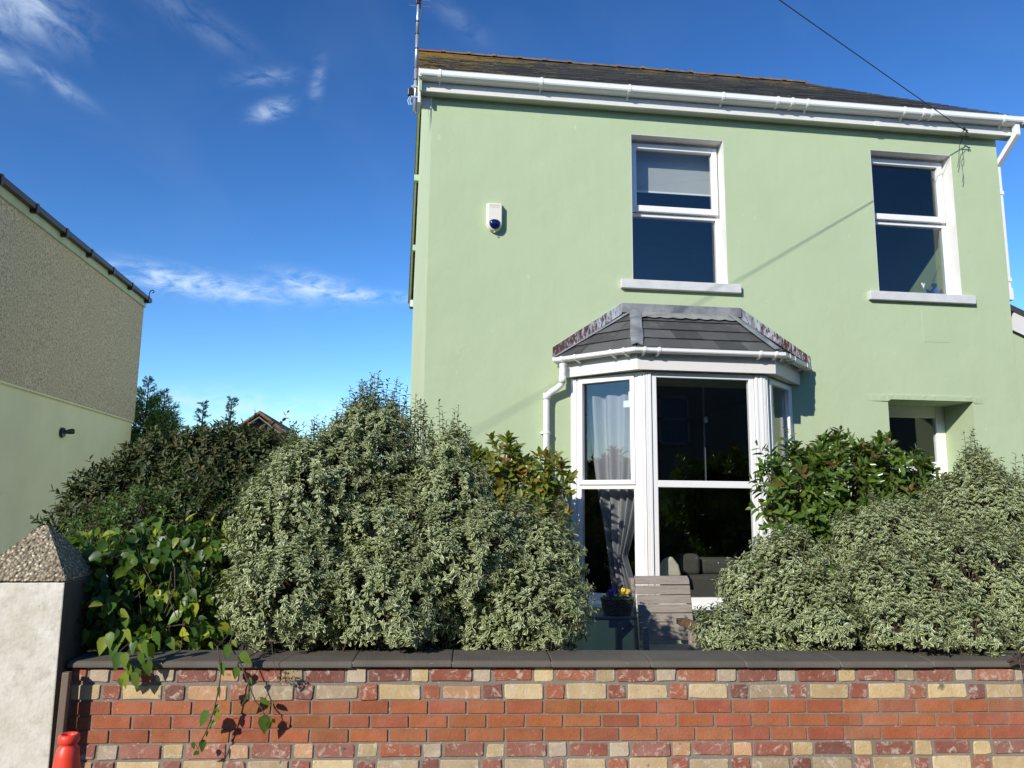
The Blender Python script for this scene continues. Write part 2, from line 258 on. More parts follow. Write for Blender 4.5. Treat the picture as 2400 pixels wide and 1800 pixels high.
# ------------------------------------------------------------ mesh helpers
def tag(o, label=None, cat=None, group=None, kind=None):
    if label: o['label'] = label
    if cat: o['category'] = cat
    if group: o['group'] = group
    if kind: o['kind'] = kind
    return o
def empty(name, loc=(0, 0, 0), label=None, cat=None, group=None, rz=0):
    o = bpy.data.objects.new(name, None); COL.objects.link(o); o.location = loc; o.rotation_euler = (0, 0, rz); o.empty_display_size = 0.1
    return tag(o, label, cat, group)
class MB:
    """collects shapes; build() links them as one mesh object. coordinates are world when root is at the origin"""
    def __init__(s): s.v = []; s.f = []; s.mi = []; s.cur = 0
    def add(s, verts, faces):
        n = len(s.v); s.v += [tuple(v) for v in verts]; s.f += [tuple(n + i for i in f) for f in faces]; s.mi += [s.cur] * len(faces); return s
    def box(s, x0, x1, y0, y1, z0, z1):
        return s.add([(x0, y0, z0), (x1, y0, z0), (x1, y1, z0), (x0, y1, z0), (x0, y0, z1), (x1, y0, z1), (x1, y1, z1), (x0, y1, z1)],
                     [(0, 3, 2, 1), (4, 5, 6, 7), (0, 1, 5, 4), (1, 2, 6, 5), (2, 3, 7, 6), (3, 0, 4, 7)])
    def obox(s, o, ux, uy, uz, a, b, c):
        o, ux, uy, uz = map(Vector, (o, ux, uy, uz)); P = []
        for k in c:
            for (i, j) in ((a[0], b[0]), (a[1], b[0]), (a[1], b[1]), (a[0], b[1])): P.append(o + ux * i + uy * j + uz * k)
        return s.add(P, [(0, 3, 2, 1), (4, 5, 6, 7), (0, 1, 5, 4), (1, 2, 6, 5), (2, 3, 7, 6), (3, 0, 4, 7)])
    def tube(s, pts, r, n=10, cap=True):
        pts = [Vector(p) for p in pts]; rs = r if isinstance(r, (list, tuple)) else [r] * len(pts); base = len(s.v); ref = None; V = []
        for i, p in enumerate(pts):
            t = (pts[min(i + 1, len(pts) - 1)] - pts[max(i - 1, 0)]).normalized()
            if ref is None: ref = Vector((0, 0, 1)) if abs(t.z) < 0.9 else Vector((1, 0, 0))
            a = t.cross(ref).normalized(); b = t.cross(a).normalized(); ref = -b if (-b).dot(ref) > 0 else b
            a = t.cross(ref).normalized(); b = t.cross(a).normalized()
            for j in range(n):
                q = 2 * math.pi * j / n; V.append(p + (a * math.cos(q) + b * math.sin(q)) * rs[i])
        F = []
        for i in range(len(pts) - 1):
            for j in range(n): F.append((i * n + j, i * n + (j + 1) % n, (i + 1) * n + (j + 1) % n, (i + 1) * n + j))
        if cap: F.append(tuple(range(n - 1, -1, -1))); F.append(tuple((len(pts) - 1) * n + j for j in range(n)))
        return s.add(V, F)
    def sweep(s, path, prof, cap=True):
        """path: list of (x,y); prof: list of (out,z); outward = right of travel direction"""
        P = [Vector(p) for p in path]; n = len(prof); V = []
        for i, p in enumerate(P):
            d0 = (P[i] - P[i - 1]).normalized() if i > 0 else None; d1 = (P[i + 1] - P[i]).normalized() if i < len(P) - 1 else None
            n0 = Vector((d0.y, -d0.x)) if d0 else None; n1 = Vector((d1.y, -d1.x)) if d1 else None
            if n0 and n1: mt = (n0 + n1).normalized(); mt = mt / max(0.3, mt.dot(n0))
            else: mt = n0 or n1
            for o, z in prof: V.append((p.x + mt.x * o, p.y + mt.y * o, z))
        F = []
        for i in range(len(P) - 1):
            for j in range(n): F.append((i * n + j, i * n + (j + 1) % n, (i + 1) * n + (j + 1) % n, (i + 1) * n + j))
        if cap: F.append(tuple(range(n - 1, -1, -1))); F.append(tuple((len(P) - 1) * n + j for j in range(n)))
        return s.add(V, F)
    def lathe(s, c, prof, n=40):
        V = []; c = Vector(c)
        for r, z in prof:
            for j in range(n): q = 2 * math.pi * j / n; V.append(c + Vector((r * math.cos(q), r * math.sin(q), z)))
        F = []
        for i in range(len(prof) - 1):
            for j in range(n): F.append((i * n + j, i * n + (j + 1) % n, (i + 1) * n + (j + 1) % n, (i + 1) * n + j))
        F.append(tuple(range(n - 1, -1, -1))); F.append(tuple((len(prof) - 1) * n + j for j in range(n)))
        return s.add(V, F)
    def build(s, name, mat, parent=None, bevel=0, smooth=False, label=None, seg=2):
        me = bpy.data.meshes.new(name); me.from_pydata(s.v, [], s.f)
        for x in (mat if isinstance(mat, (list, tuple)) else [mat]): me.materials.append(MT[x] if isinstance(x, str) else x)
        if any(s.mi): me.polygons.foreach_set('material_index', s.mi)
        bm = bmesh.new(); bm.from_mesh(me); bmesh.ops.recalc_face_normals(bm, faces=bm.faces); bm.to_mesh(me); bm.free()
        if smooth: me.polygons.foreach_set('use_smooth', [True] * len(me.polygons)); me.update()
        o = bpy.data.objects.new(name, me); COL.objects.link(o)
        if parent: o.parent = parent
        if bevel:
            b = o.modifiers.new('bevel', 'BEVEL'); b.width = bevel; b.segments = seg; b.limit_method = 'ANGLE'; b.angle_limit = rad(35)
        if label: o['label'] = label
        return o
def add_attr(me, name, vals, domain='POINT'):
    a = me.attributes.new(name, 'FLOAT', domain); a.data.foreach_set('value', np.asarray(vals, dtype=np.float32))

def panel(mb, x0, x1, z0, z1, y, holes, flip=False, axis='y'):
    """flat wall face with rectangular holes, as a grid"""
    xs = sorted({x0, x1, *[h[0] for h in holes], *[h[1] for h in holes]}); zs = sorted({z0, z1, *[h[2] for h in holes], *[h[3] for h in holes]})
    for i in range(len(xs) - 1):
        for j in range(len(zs) - 1):
            cx, cz = (xs[i] + xs[i + 1]) / 2, (zs[j] + zs[j + 1]) / 2
            if any(h[0] < cx < h[1] and h[2] < cz < h[3] for h in holes): continue
            q = [(xs[i], y, zs[j]), (xs[i + 1], y, zs[j]), (xs[i + 1], y, zs[j + 1]), (xs[i], y, zs[j + 1])]
            if axis == 'x': q = [(y, a, c) for a, _, c in q]
            mb.add(q, [(0, 1, 2, 3)])

D = 8.2
# ------------------------------------------------------------ ground
g = MB().add([(-400, -400, -0.08), (400, -400, -0.08), (400, 400, -0.08), (-400, 400, -0.08)], [(0, 1, 2, 3)]).build('ground', 'soil'); tag(g, kind='structure')
g = MB().box(-60, 60, -0.5, 4.62, -0.12, 0.0).build('pavement', 'paving'); tag(g, kind='structure')
g = MB().add([(-60, -6.5, -0.07), (60, -6.5, -0.07), (60, -0.5, -0.07), (-60, -0.5, -0.07)], [(0, 1, 2, 3)]).build('road', 'asphalt'); tag(g, kind='structure')
g = MB().add([(-2.0, 4.7, -0.05), (9, 3.9, -0.05), (9, 8.2, -0.05), (-4.6, 8.2, -0.05)], [(0, 1, 2, 3)]).build('garden_soil', 'soil'); tag(g, kind='structure')

g = MB().box(-4.75, -2.35, 4.62, 22, -0.09, 0.0).build('bounce_slab', plain('pale_concrete', (0.42, 0.40, 0.36), 0.9, 0.12, 3, 0.3)); tag(g, kind='structure')  # unseen pale slab added to bounce light onto the neighbour's wall
# ------------------------------------------------------------ the green house
house = empty('house', (3.6, 8.2, 0), 'pale green rendered house with white bay window and slate roof', 'house')
HO = Vector((3.6, 8.2, 0))
def hb(mb, name, mat, parent=None, **k):
    """build a part of the house from world coordinates"""
    o = mb.build(name, mat, None, **k); o.parent = parent or house
    if parent is None: o.matrix_parent_inverse = Matrix.Translation(-HO)
    return o
W1 = (2.41, 3.54, 4.10, 5.87); W2 = (5.405, 6.475, 4.10, 5.89); DR = (5.43, 6.50, 0.0, 2.82); BAY = (1.76, 4.19, 0.55, 2.95)
xl, xr = 0.095, 7.10
mb = MB()
panel(mb, xl, xr, -0.1, 6.16, D, [W1, W2, DR, BAY]); panel(mb, xl + .02, xr - .02, -0.1, 6.16, D + 0.34, [W1, W2, DR, BAY])
for (a, b, c, d) in (W1, W2, DR, BAY):      # reveals through the wall
    rd = 0.18 if (a, b) != DR[:2] else 0.34
    dd = D + 0.34
    mb.add([(a, D, c), (a, dd, c), (a, dd, d), (a, D, d)], [(0, 1, 2, 3)]); mb.add([(b, D, c), (b, dd, c), (b, dd, d), (b, D, d)], [(0, 1, 2, 3)])
    mb.add([(a, D, d), (a, dd, d), (b, dd, d), (b, D, d)], [(0, 1, 2, 3)]); mb.add([(a, D, c), (a, dd, c), (b, dd, c), (b, D, c)], [(0, 1, 2, 3)])
# gable side wall at the left (slightly out of square), right side wall, rear wall
gl = [(xl, D, -0.1), (xl, D, 6.2), (-0.02, 12.9, 9.40), (-0.10, 17.1, 6.2), (-0.10, 17.1, -0.1)]
hb(MB().add(gl, [(0, 1, 2, 3, 4)]), 'side_wall', 'side_render'); mb.add([(xr, D, -0.1), (xr, D, 6.2), (xr, 12.9, 9.40), (xr, 17.1, 6.2), (xr, 17.1, -0.1)], [(0, 1, 2, 3, 4)])
mb.add([(-0.10, 17.1, -0.1), (-0.10, 17.1, 6.2), (xr, 17.1, 6.2), (xr, 17.1, -0.1)], [(0, 1, 2, 3)])
hb(mb, 'wall', 'render')
# door recess lining deeper than the wall, plaster lip over the door
mb = MB()
mb.box(DR[1], DR[1] + 0.05, D + 0.34, D + 0.6, 0, DR[3] + 0.05); mb.box(DR[0] - 0.05, DR[0], D + 0.34, D + 0.6, 0, DR[3] + 0.05); mb.box(DR[0] - 0.05, DR[1] + 0.05, D + 0.34, D + 0.6, DR[3], DR[3] + 0.05)
hb(mb, 'porch_recess', 'render')
mb = MB(); random.seed(3)
xs = np.linspace(5.16, 6.66, 46); V = []; F = []
for i, x in enumerate(xs):
    edge = min(1, (x - 5.16) / 0.25, (6.66 - x) / 0.22); j = random.uniform(-0.007, 0.007)
    V += [(x, D + 0.01, 2.885 + j * 0.6), (x, D - 0.017 * max(0.08, edge) + j * 0.4, 2.872 + j), (x, D - 0.014 * max(0.08, edge), 2.822 if 5.43 < x < 6.5 else 2.80), (x, D + 0.01, 2.82)]
for i in range(len(xs) - 1):
    for j in range(3): a = i * 4 + j; F.append((a, a + 4, a + 5, a + 1))
mb.add(V, F); hb(mb, 'door_lip', 'render')

# roof : slates laid as overlapping slabs
EA = Vector((0, 7.99, 6.325)); RI = Vector((0, 12.9, 9.575)); sl = (RI - EA); SL = sl.length; su = sl.normalized(); snv = Vector((0, -su.z, su.y))
mb = MB(); rnd = []; random.seed(11)
rows = 29; step = SL / rows
for r in range(rows):
    t = r * step; fr = t / SL
    x0 = -0.09 - 0.02 * fr; x1 = 7.27; w = 0.30; x = x0 - (w / 2 if r % 2 else 0)
    while x < x1:
        a = max(x0 + random.uniform(-.006, .006), x + 0.002); b = min(x1, x + w - 0.002); x += w
        if b - a < 0.03: continue
        lift = random.uniform(0.0, 0.004); sag = random.uniform(-0.006, 0.006)
        o = EA + su * (t + sag)
        mb.obox(o + snv * 0.014, (1, 0, 0), su, snv, (a, b), (-0.02, step + 0.03), (0.0, 0.007))
        for q in (0, 1): pass
        # tilt: tail of the slate rides on the course below
        for q in range(8):
            vi = len(mb.v) - 8 + q; v = Vector(mb.v[vi])
            if q in (0, 1, 4, 5): v = v + snv * (0.010 + lift)
            mb.v[vi] = tuple(v)
        rnd += [random.random()] * 8
me_o = hb(mb, 'roof', 'slate'); add_attr(me_o.data, 'rnd', rnd)
mb = MB()   # boarding under the slates and the rear slope
mb.add([(-0.07, 8.05, 6.34), (7.22, 8.05, 6.34), (7.22, 12.9, 9.56), (-0.09, 12.9, 9.56), (-0.22, 17.45, 6.17), (7.22, 17.45, 6.17)], [(0, 1, 2, 3), (3, 2, 5, 4)])
mb.add([(-0.07, 8.07, 6.30), (7.22, 8.07, 6.30), (7.22, 12.9, 9.50), (-0.09, 12.9, 9.50), (-0.22, 17.45, 6.11), (7.22, 17.45, 6.11)], [(0, 1, 2, 3), (3, 2, 5, 4)])
o = hb(mb, 'rear_roof', 'slate'); add_attr(o.data, 'rnd', [0.3] * len(mb.v))
random.seed(5)
for k in range(16):
    a = -0.12 + k * 0.462; b = min(a + 0.475, 7.29); mb = MB()
    za = 9.60 + random.uniform(-.006, .006); r0 = 0.064
    P = []
    for t_, rr in ((a, r0), (b - 0.07, r0 * 0.98), (b - 0.069, r0 * 1.18), (b, r0 * 1.18)):
        for q in range(9):
            an = math.pi * q / 8; P.append((t_, 12.9 - math.cos(an) * rr * 1.5, za + math.sin(an) * rr - 0.03))
    F = [(i * 9 + j, i * 9 + j + 1, (i + 1) * 9 + j + 1, (i + 1) * 9 + j) for i in range(3) for j in range(8)]
    mb.add(P, F); hb(mb, 'ridge_tile', 'ridgered' if k < 1 else 'ridge', smooth=False)
# barge board on the left verge, front and rear slope, with purlin ends
mb = MB()
def verge(p0, p1, x_out, h, th, mat, name):
    a, b = Vector(p0), Vector(p1); m_ = MB()
    m_.add([a, b, b - Vector((0, 0, h)), a - Vector((0, 0, h)), a + Vector((th, 0, 0)), b + Vector((th, 0, 0)), b + Vector((th, 0, -h)), a + Vector((th, 0, -h))],
           [(0, 1, 2, 3), (4, 7, 6, 5), (0, 4, 5, 1), (1, 5, 6, 2), (2, 6, 7, 3), (3, 7, 4, 0)]); return hb(m_, name, mat)
verge((-0.055, 8.0, 6.30), (-0.075, 12.9, 9.555), 0, 0.20, 0.03, 'green_trim', 'bargeboard'); verge((-0.075, 12.9, 9.555), (-0.19, 17.4, 6.18), 0, 0.20, 0.03, 'green_trim', 'bargeboard')
for (y, z) in ((9.2, 6.78), (12.9, 9.2), (14.6, 7.95), (16.0, 6.98)):
    mb = MB().box(-0.14, 0.06, y - 0.06, y + 0.06, z - 0.09, z + 0.04); hb(mb, 'purlin_end', 'green_trim', bevel=0.012)
hb(MB().box(-0.17, -0.02, 17.2, 17.45, 5.98, 6.16), 'box_end', 'fascia')
# fascia, soffit, eaves box end
hb(MB().box(-0.06, 7.27, 8.06, 8.085, 6.13, 6.34), 'fascia_board', 'fascia', bevel=0.003)
hb(MB().box(5.395, 5.47, 8.052, 8.06, 6.124, 6.30), 'fascia_joint', 'fascia')
hb(MB().box(-0.05, 7.26, 8.085, 8.205, 6.137, 6.147), 'soffit', 'soffit')
hb(MB().box(-0.065, -0.035, 8.058, 8.33, 5.99, 6.30).box(-0.03, 0.09, 8.19, 8.22, 5.995, 6.13), 'box_end', 'fascia', bevel=0.003)
# main gutter: square section, unions and brackets
def gutter_prof(y_in, y_front, zt, zb):   # (out,z) relative to the sweep path at out=0
    d = y_front
    return [(0, zt), (0, zb), (d * 0.68, zb), (d * 0.93, zb + 0.014), (d, zb + 0.028), (d, zt - 0.006), (d + 0.004, zt), (d - 0.008, zt + 0.001), (d - 0.010, zb + 0.03), (d * 0.66, zb + 0.006), (0.006, zb + 0.006), (0.006, zt)]
GP = gutter_prof(0, 0.125, 6.322, 6.242)
gut = hb(MB().sweep([(-0.05, 8.055), (7.40, 8.055)], GP), 'gutter', 'upvc')
def clip_on(xc, w=0.028, sc_=1.0, arm=True):
    pr = [(-0.0, 6.328), (0.129, 6.328), (0.132, 6.265), (0.119, 6.245), (0.090, 6.235), (0.0, 6.229)]
    m_ = MB().sweep([(xc - w / 2, 8.055), (xc + w / 2, 8.055)], pr)
    if arm: m_.add([(xc - .006, 7.985, 6.24), (xc + .006, 7.985, 6.24), (xc + .006, 8.06, 6.19), (xc - .006, 8.06, 6.19), (xc - .006, 8.06, 6.245), (xc + .006, 8.06, 6.245)], [(0, 1, 2, 3), (0, 4, 5, 1), (0, 3, 4), (1, 5, 2), (3, 2, 5, 4)])
    return m_
for xc in (0.17, 1.31, 2.33, 3.45, 4.49, 5.72, 7.03):
    hb(clip_on(xc), 'gutter_bracket', 'upvc', gut)
for xc in (4.12, 4.30, 5.97, 6.08, 7.30): hb(clip_on(xc, 0.034, arm=False), 'gutter_union', 'upvc', gut)
hb(MB().box(-0.062, -0.03, 7.945, 8.055, 6.240, 6.333), 'gutter_end', 'upvc', gut, bevel=0.004)
# square downpipe on the right corner
dp = MB()
def sqpipe(m_, pts, w):
    for i in range(len(pts) - 1):
        a, b = Vector(pts[i]), Vector(pts[i + 1]); t = (b - a).normalized(); s_ = t.cross(Vector((1, 0, 0)) if abs(t.x) < 0.8 else Vector((0, 1, 0))).normalized(); u_ = t.cross(s_)
        m_.obox(a, s_, u_, t, (-w / 2, w / 2), (-w / 2, w / 2), (-0.01, (b - a).length + 0.01))
sqpipe(dp, [(7.22, 8.0, 6.25), (7.22, 8.0, 6.12), (7.17, 8.30, 5.83), (7.17, 8.30, 4.13)], 0.062)
pip = hb(dp, 'downpipe', 'upvc', bevel=0.004)
for z in (5.45, 4.33): hb(MB().box(7.130, 7.21, 8.26, 8.342, z, z + 0.05), 'pipe_collar', 'upvc', pip, bevel=0.003)
hb(MB().box(7.128, 7.212, 8.258, 8.344, 4.10, 4.25), 'pipe_collar', 'upvc', pip, bevel=0.004)

# upper windows
def upper_window(W, panes, mid, mat_low, mat_up, name='window', casement=True):
    a, b, c, d = W; yw = D + 0.18
    m_ = MB(); e = 0.05                                     # outer frame
    xb0, xb1, zt, zb = a, b, d, c
    m_.box(xb0, xb0 + e, yw, yw + 0.07, zb, zt).box(xb1 - e, xb1, yw, yw + 0.07, zb, zt).box(xb0 + e, xb1 - e, yw, yw + 0.07, zt - e, zt).box(xb0 + e, xb1 - e, yw, yw + 0.07, zb, zb + 0.065)
    m_.box(xb0 + e, xb1 - e, yw, yw + 0.07, mid - 0.03, mid + 0.012)
    fr = hb(m_, name, 'upvc', bevel=0.006)
    s0, s1, t0, t1 = a + 0.042, b - 0.030, mid + 0.020, d - 0.045; k = 0.062   # opening sash stands proud
    m_ = MB(); m_.box(s0, s0 + k, yw - 0.045, yw + 0.03, t0, t1).box(s1 - k, s1, yw - 0.045, yw + 0.03, t0, t1).box(s0 + k, s1 - k, yw - 0.045, yw + 0.03, t1 - k, t1).box(s0 + k, s1 - k, yw - 0.045, yw + 0.03, t0, t0 + k + 0.012)
    hb(m_, 'sash', 'upvc', fr, bevel=0.006)
    hb(MB().box(s0 + k, s1 - k, yw + 0.004, yw + 0.01, t0 + k, t1 - k), 'pane', mat_up, fr)
    hb(MB().box(a + e, b - e, yw + 0.022, yw + 0.028, zb + 0.06, mid - 0.03), 'pane', mat_low, fr)
    # white reveal lining
    m_ = MB(); t = 0.006
    m_.box(a, a + t, D + 0.001, yw, c, d).box(b - t, b, D + 0.001, yw, c, d).box(a + t, b - t, D + 0.001, yw, d - t, d).box(a + t, b - t, D + 0.01, yw, c, c + t)
    hb(m_, 'reveal', 'reveal', fr)
    hb(MB().box(a - 0.145, b + 0.135, D - 0.06, D + 0.16, c - 0.105, c - 0.002).box(a + 0.01, b - 0.01, D + 0.12, D + 0.19, c, c + 0.02), 'sill', 'sill', fr, bevel=0.006)
    return fr
upper_window(W1, None, 4.965, 'glass', 'glass'); upper_window(W2, None, 5.045, 'obscure', 'obscure')

# front door set back in the recess
yd = 8.70; m_ = MB(); a, b = DR[0], DR[1]; fr_ = 0.07
m_.box(a, a + fr_, yd, yd + 0.07, 0.12, 2.82).box(b - fr_ - 0.05, b, yd, yd + 0.07, 0.12, 2.82).box(a + fr_, b - fr_ - 0.05, yd, yd + 0.07, 2.68, 2.82).box(a + fr_, b - fr_ - .05, yd, yd + .07, 2.03, 2.14)
door = hb(m_, 'door', 'upvc', bevel=0.005)
hb(MB().box(a + fr_, b - .12, yd + .02, yd + .06, 0.12, 0.95).box(a + fr_, a + fr_ + .12, yd + .02, yd + .06, 0.95, 2.03).box(b - .24, b - .12, yd + .02, yd + .06, 0.95, 2.03), 'door_leaf', 'upvc', door, bevel=0.004)
hb(MB().box(a + fr_, b - fr_ - .05, yd + .03, yd + .036, 2.14, 2.68).box(a + .19, b - .24, yd + .035, yd + .041, .95, 2.03), 'pane', 'glass', door)
hb(MB().tube([(b - .18, yd - .05, 1.2), (b - .32, yd - .05, 1.2)], .012).tube([(b - .18, yd + .02, 1.2), (b - .18, yd - .05, 1.2)], .012), 'handle', 'metal', door)

hb(MB().box(5.93, 6.27, D - .0025, D + .002, 3.52, 3.90), 'render_patch', 'render', bevel=.003)
# interior surfaces seen through the glass
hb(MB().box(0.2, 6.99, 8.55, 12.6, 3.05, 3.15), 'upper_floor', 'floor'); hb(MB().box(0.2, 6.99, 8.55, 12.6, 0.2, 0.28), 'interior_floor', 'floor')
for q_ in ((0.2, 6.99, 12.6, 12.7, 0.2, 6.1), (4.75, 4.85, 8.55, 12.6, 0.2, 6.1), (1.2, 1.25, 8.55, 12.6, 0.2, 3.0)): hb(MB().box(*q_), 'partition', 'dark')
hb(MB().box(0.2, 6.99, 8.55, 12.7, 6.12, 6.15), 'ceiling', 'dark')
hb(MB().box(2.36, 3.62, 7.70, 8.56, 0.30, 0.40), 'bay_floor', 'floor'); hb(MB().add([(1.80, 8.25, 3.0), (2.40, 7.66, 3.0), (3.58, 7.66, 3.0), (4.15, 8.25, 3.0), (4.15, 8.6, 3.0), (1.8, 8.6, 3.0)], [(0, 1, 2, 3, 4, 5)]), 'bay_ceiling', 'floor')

# ------------------------------------------------------------ bay window (part of the house, with its own pieces)
P0, P1, P2, P3 = (1.70, 8.20), (2.345, 7.58), (3.635, 7.58), (4.245, 8.20)
bay = hb(MB().sweep([P0, P1, P2, P3], [(0.0, -0.1), (0.0, 0.54), (-0.16, 0.54), (-0.16, -0.1)]), 'bay_window', 'render')
hb(MB().sweep([P0, P1, P2, P3], [(0.055, 0.545), (0.055, 0.585), (0.02, 0.61), (-0.12, 0.612), (-0.12, 0.545)]), 'sill', 'upvc', bay, bevel=0.004)
def frame_side(A, B, z0, z1, zt0, zt1, bl, br, left_sash, name='frame'):
    A, B = Vector((*A, 0)), Vector((*B, 0)); L = (B - A).length; ux = (B - A).normalized(); uy = Vector((-ux.y, ux.x, 0)); uz = Vector((0, 0, 1)); m_ = MB()
    bx = lambda a, b, c, d, y0=0.0, y1=0.07: m_.obox(A, ux, uy, uz, (a, b), (y0, y1), (c, d))
    e = 0.055
    bx(bl, bl + e, z0, z1); bx(L - br - e, L - br, z0, z1); bx(bl + e, L - br - e, z1 - e, z1); bx(bl + e, L - br - e, z0, z0 + 0.07); bx(bl + e, L - br - e, zt0, zt1)
    fr = hb(m_, name, 'upvc', bay, bevel=0.006)
    m_ = MB()
    if left_sash:
        k = 0.05; s0, s1 = bl + 0.03, L - br - 0.03; t0, t1 = zt1 - 0.02, z1 - 0.02
        for (p, q, r, s) in ((s0, s0 + k, t0, t1), (s1 - k, s1, t0, t1), (s0 + k, s1 - k, t1 - k, t1), (s0 + k, s1 - k, t0, t0 + k)): bx(p, q, r, s, -0.022, 0.03)
        hb(m_, 'sash', 'upvc', bay, bevel=0.006)
    for (c, d) in ((z0 + 0.07, zt0), (zt1, z1 - e)):
        m_ = MB(); m_.obox(A, ux, uy, uz, (bl + e, L - br - e), (0.03, 0.036), (c, d)); hb(m_, 'pane', 'glass', bay)
    return fr
frame_side(P0, P1, 0.61, 2.945, 1.745, 1.81, 0.07, 0.09, True)
frame_side(P1, P2, 0.61, 2.945, 1.765, 1.835, 0.065, 0.115, False)
frame_side(P2, P3, 0.61, 2.945, 1.745, 1.81, 0.09, 0.06, True)
def corner_post(P, d0, d1, w0, w1, name='corner_post'):
    m_ = MB(); P = Vector((*P, 0)); uz = Vector((0, 0, 1))
    for d, w in ((Vector((*d0, 0)).normalized(), w0), (Vector((*d1, 0)).normalized(), w1)):
        n_ = Vector((-d.y, d.x, 0)); n_ = n_ if n_.y > 0 else -n_
        k = int(w / 0.026)
        for i in range(k):                                  # reeded face
            a0 = w * i / k; a1 = w * (i + 1) / k
            m_.obox(P, d, n_, uz, (a0, a1 - 0.003), (-0.012 - (0.007 if i % 2 else 0), 0.08), (0.612, 2.94))
        m_.obox(P, d, n_, uz, (0.0, w), (-0.007, 0.078), (0.613, 2.938))
    hb(m_, name, 'upvc', bay, bevel=0.003)
corner_post(P1, (P0[0] - P1[0], P0[1] - P1[1]), (1, 0), 0.085, 0.06); corner_post(P2, (-1, 0), (P3[0] - P2[0], P3[1] - P2[1]), 0.11, 0.085)
hb(MB().obox((*P0, 0), ((P1[0] - P0[0]) / .895, (P1[1] - P0[1]) / .895, 0), (.693, .72, 0), (0, 0, 1), (0.0, 0.07), (-0.012, 0.08), (0.613, 2.94)), 'corner_post', 'upvc', bay, bevel=0.004)
hb(MB().obox((*P3, 0), ((P2[0] - P3[0]) / .87, (P2[1] - P3[1]) / .87, 0), (-.713, .70, 0), (0, 0, 1), (0.0, 0.06), (-0.012, 0.08), (0.613, 2.94)), 'corner_post', 'upvc', bay, bevel=0.004)
FP = [(1.60, 8.195), (2.24, 7.50), (3.728, 7.50), (4.36, 8.195)]
hb(MB().sweep(FP, [(0, 2.953), (0, 3.14), (-0.02, 3.14), (-0.02, 2.953)]), 'fascia_board', 'fascia', bay, bevel=0.003)
hb(MB().sweep(FP, [(-0.02, 2.958), (-0.02, 2.968), (-0.30, 2.968), (-0.30, 2.958)]), 'soffit', 'fascia', bay)
GB = [(1.545, 8.17), (2.215, 7.46), (3.755, 7.46), (4.42, 8.17)]
bp_ = [(0, 3.160), (0, 3.113), (0.055, 3.113), (0.070, 3.120), (0.078, 3.130), (0.078, 3.157), (0.082, 3.162), (0.072, 3.162), (0.070, 3.130), (0.054, 3.119), (0.005, 3.119), (0.005, 3.160)]
bg_ = hb(MB().sweep(GB, bp_), 'gutter', 'upvc', bay)
def clipb(p, d, w=0.026):
    d = Vector(d).normalized(); p = Vector(p); a = p - d * w / 2; b = p + d * w / 2
    return MB().sweep([tuple(a), tuple(b)], [(-0.002, 3.166), (0.085, 3.166), (0.087, 3.128), (0.075, 3.114), (0.058, 3.107), (-0.03, 3.085)])
d1 = Vector(GB[1]) - Vector(GB[0]); d3 = Vector(GB[3]) - Vector(GB[2])
for f in (0.10, 0.28, 0.74, 0.90): hb(clipb(Vector(GB[0]) + d1 * f, d1), 'gutter_bracket', 'upvc', bg_)
for x in (2.29, 2.44, 3.52, 3.69): hb(clipb((x, 7.46), (1, 0)), 'gutter_bracket', 'upvc', bg_)
for f in (0.12, 0.30, 0.78): hb(clipb(Vector(GB[2]) + d3 * f, d3), 'gutter_bracket', 'upvc', bg_)
# end caps
for c_, d_ in ((GB[0], d1), (GB[3], d3)): hb(clipb(c_, d_, 0.02), 'gutter_end', 'upvc', bg_)
# round downpipe, offset to the wall
pts = [(1.575, 8.07, 3.09), (1.575, 8.07, 2.90), (1.565, 8.09, 2.86), (1.52, 8.11, 2.82), (1.46, 8.125, 2.78), (1.425, 8.13, 2.745), (1.412, 8.13, 2.69), (1.412, 8.13, 0.1)]
dpb = hb(MB().tube(pts, 0.034, 18), 'downpipe', 'upvc', bay, smooth=True)
for z in (2.88, 2.70): hb(MB().tube([(1.575 if z > 2.8 else 1.412, 8.07 if z > 2.8 else 8.13, z), (1.575 if z > 2.8 else 1.412, 8.07 if z > 2.8 else 8.13, z + .07)], 0.039, 18), 'pipe_collar', 'upvc', dpb, smooth=True)
hb(MB().tube([(1.412, 8.13, 2.33), (1.412, 8.13, 2.355)], 0.041, 16).box(1.36, 1.465, 8.14, 8.2, 2.33, 2.355), 'pipe_clip', 'upvc', dpb)
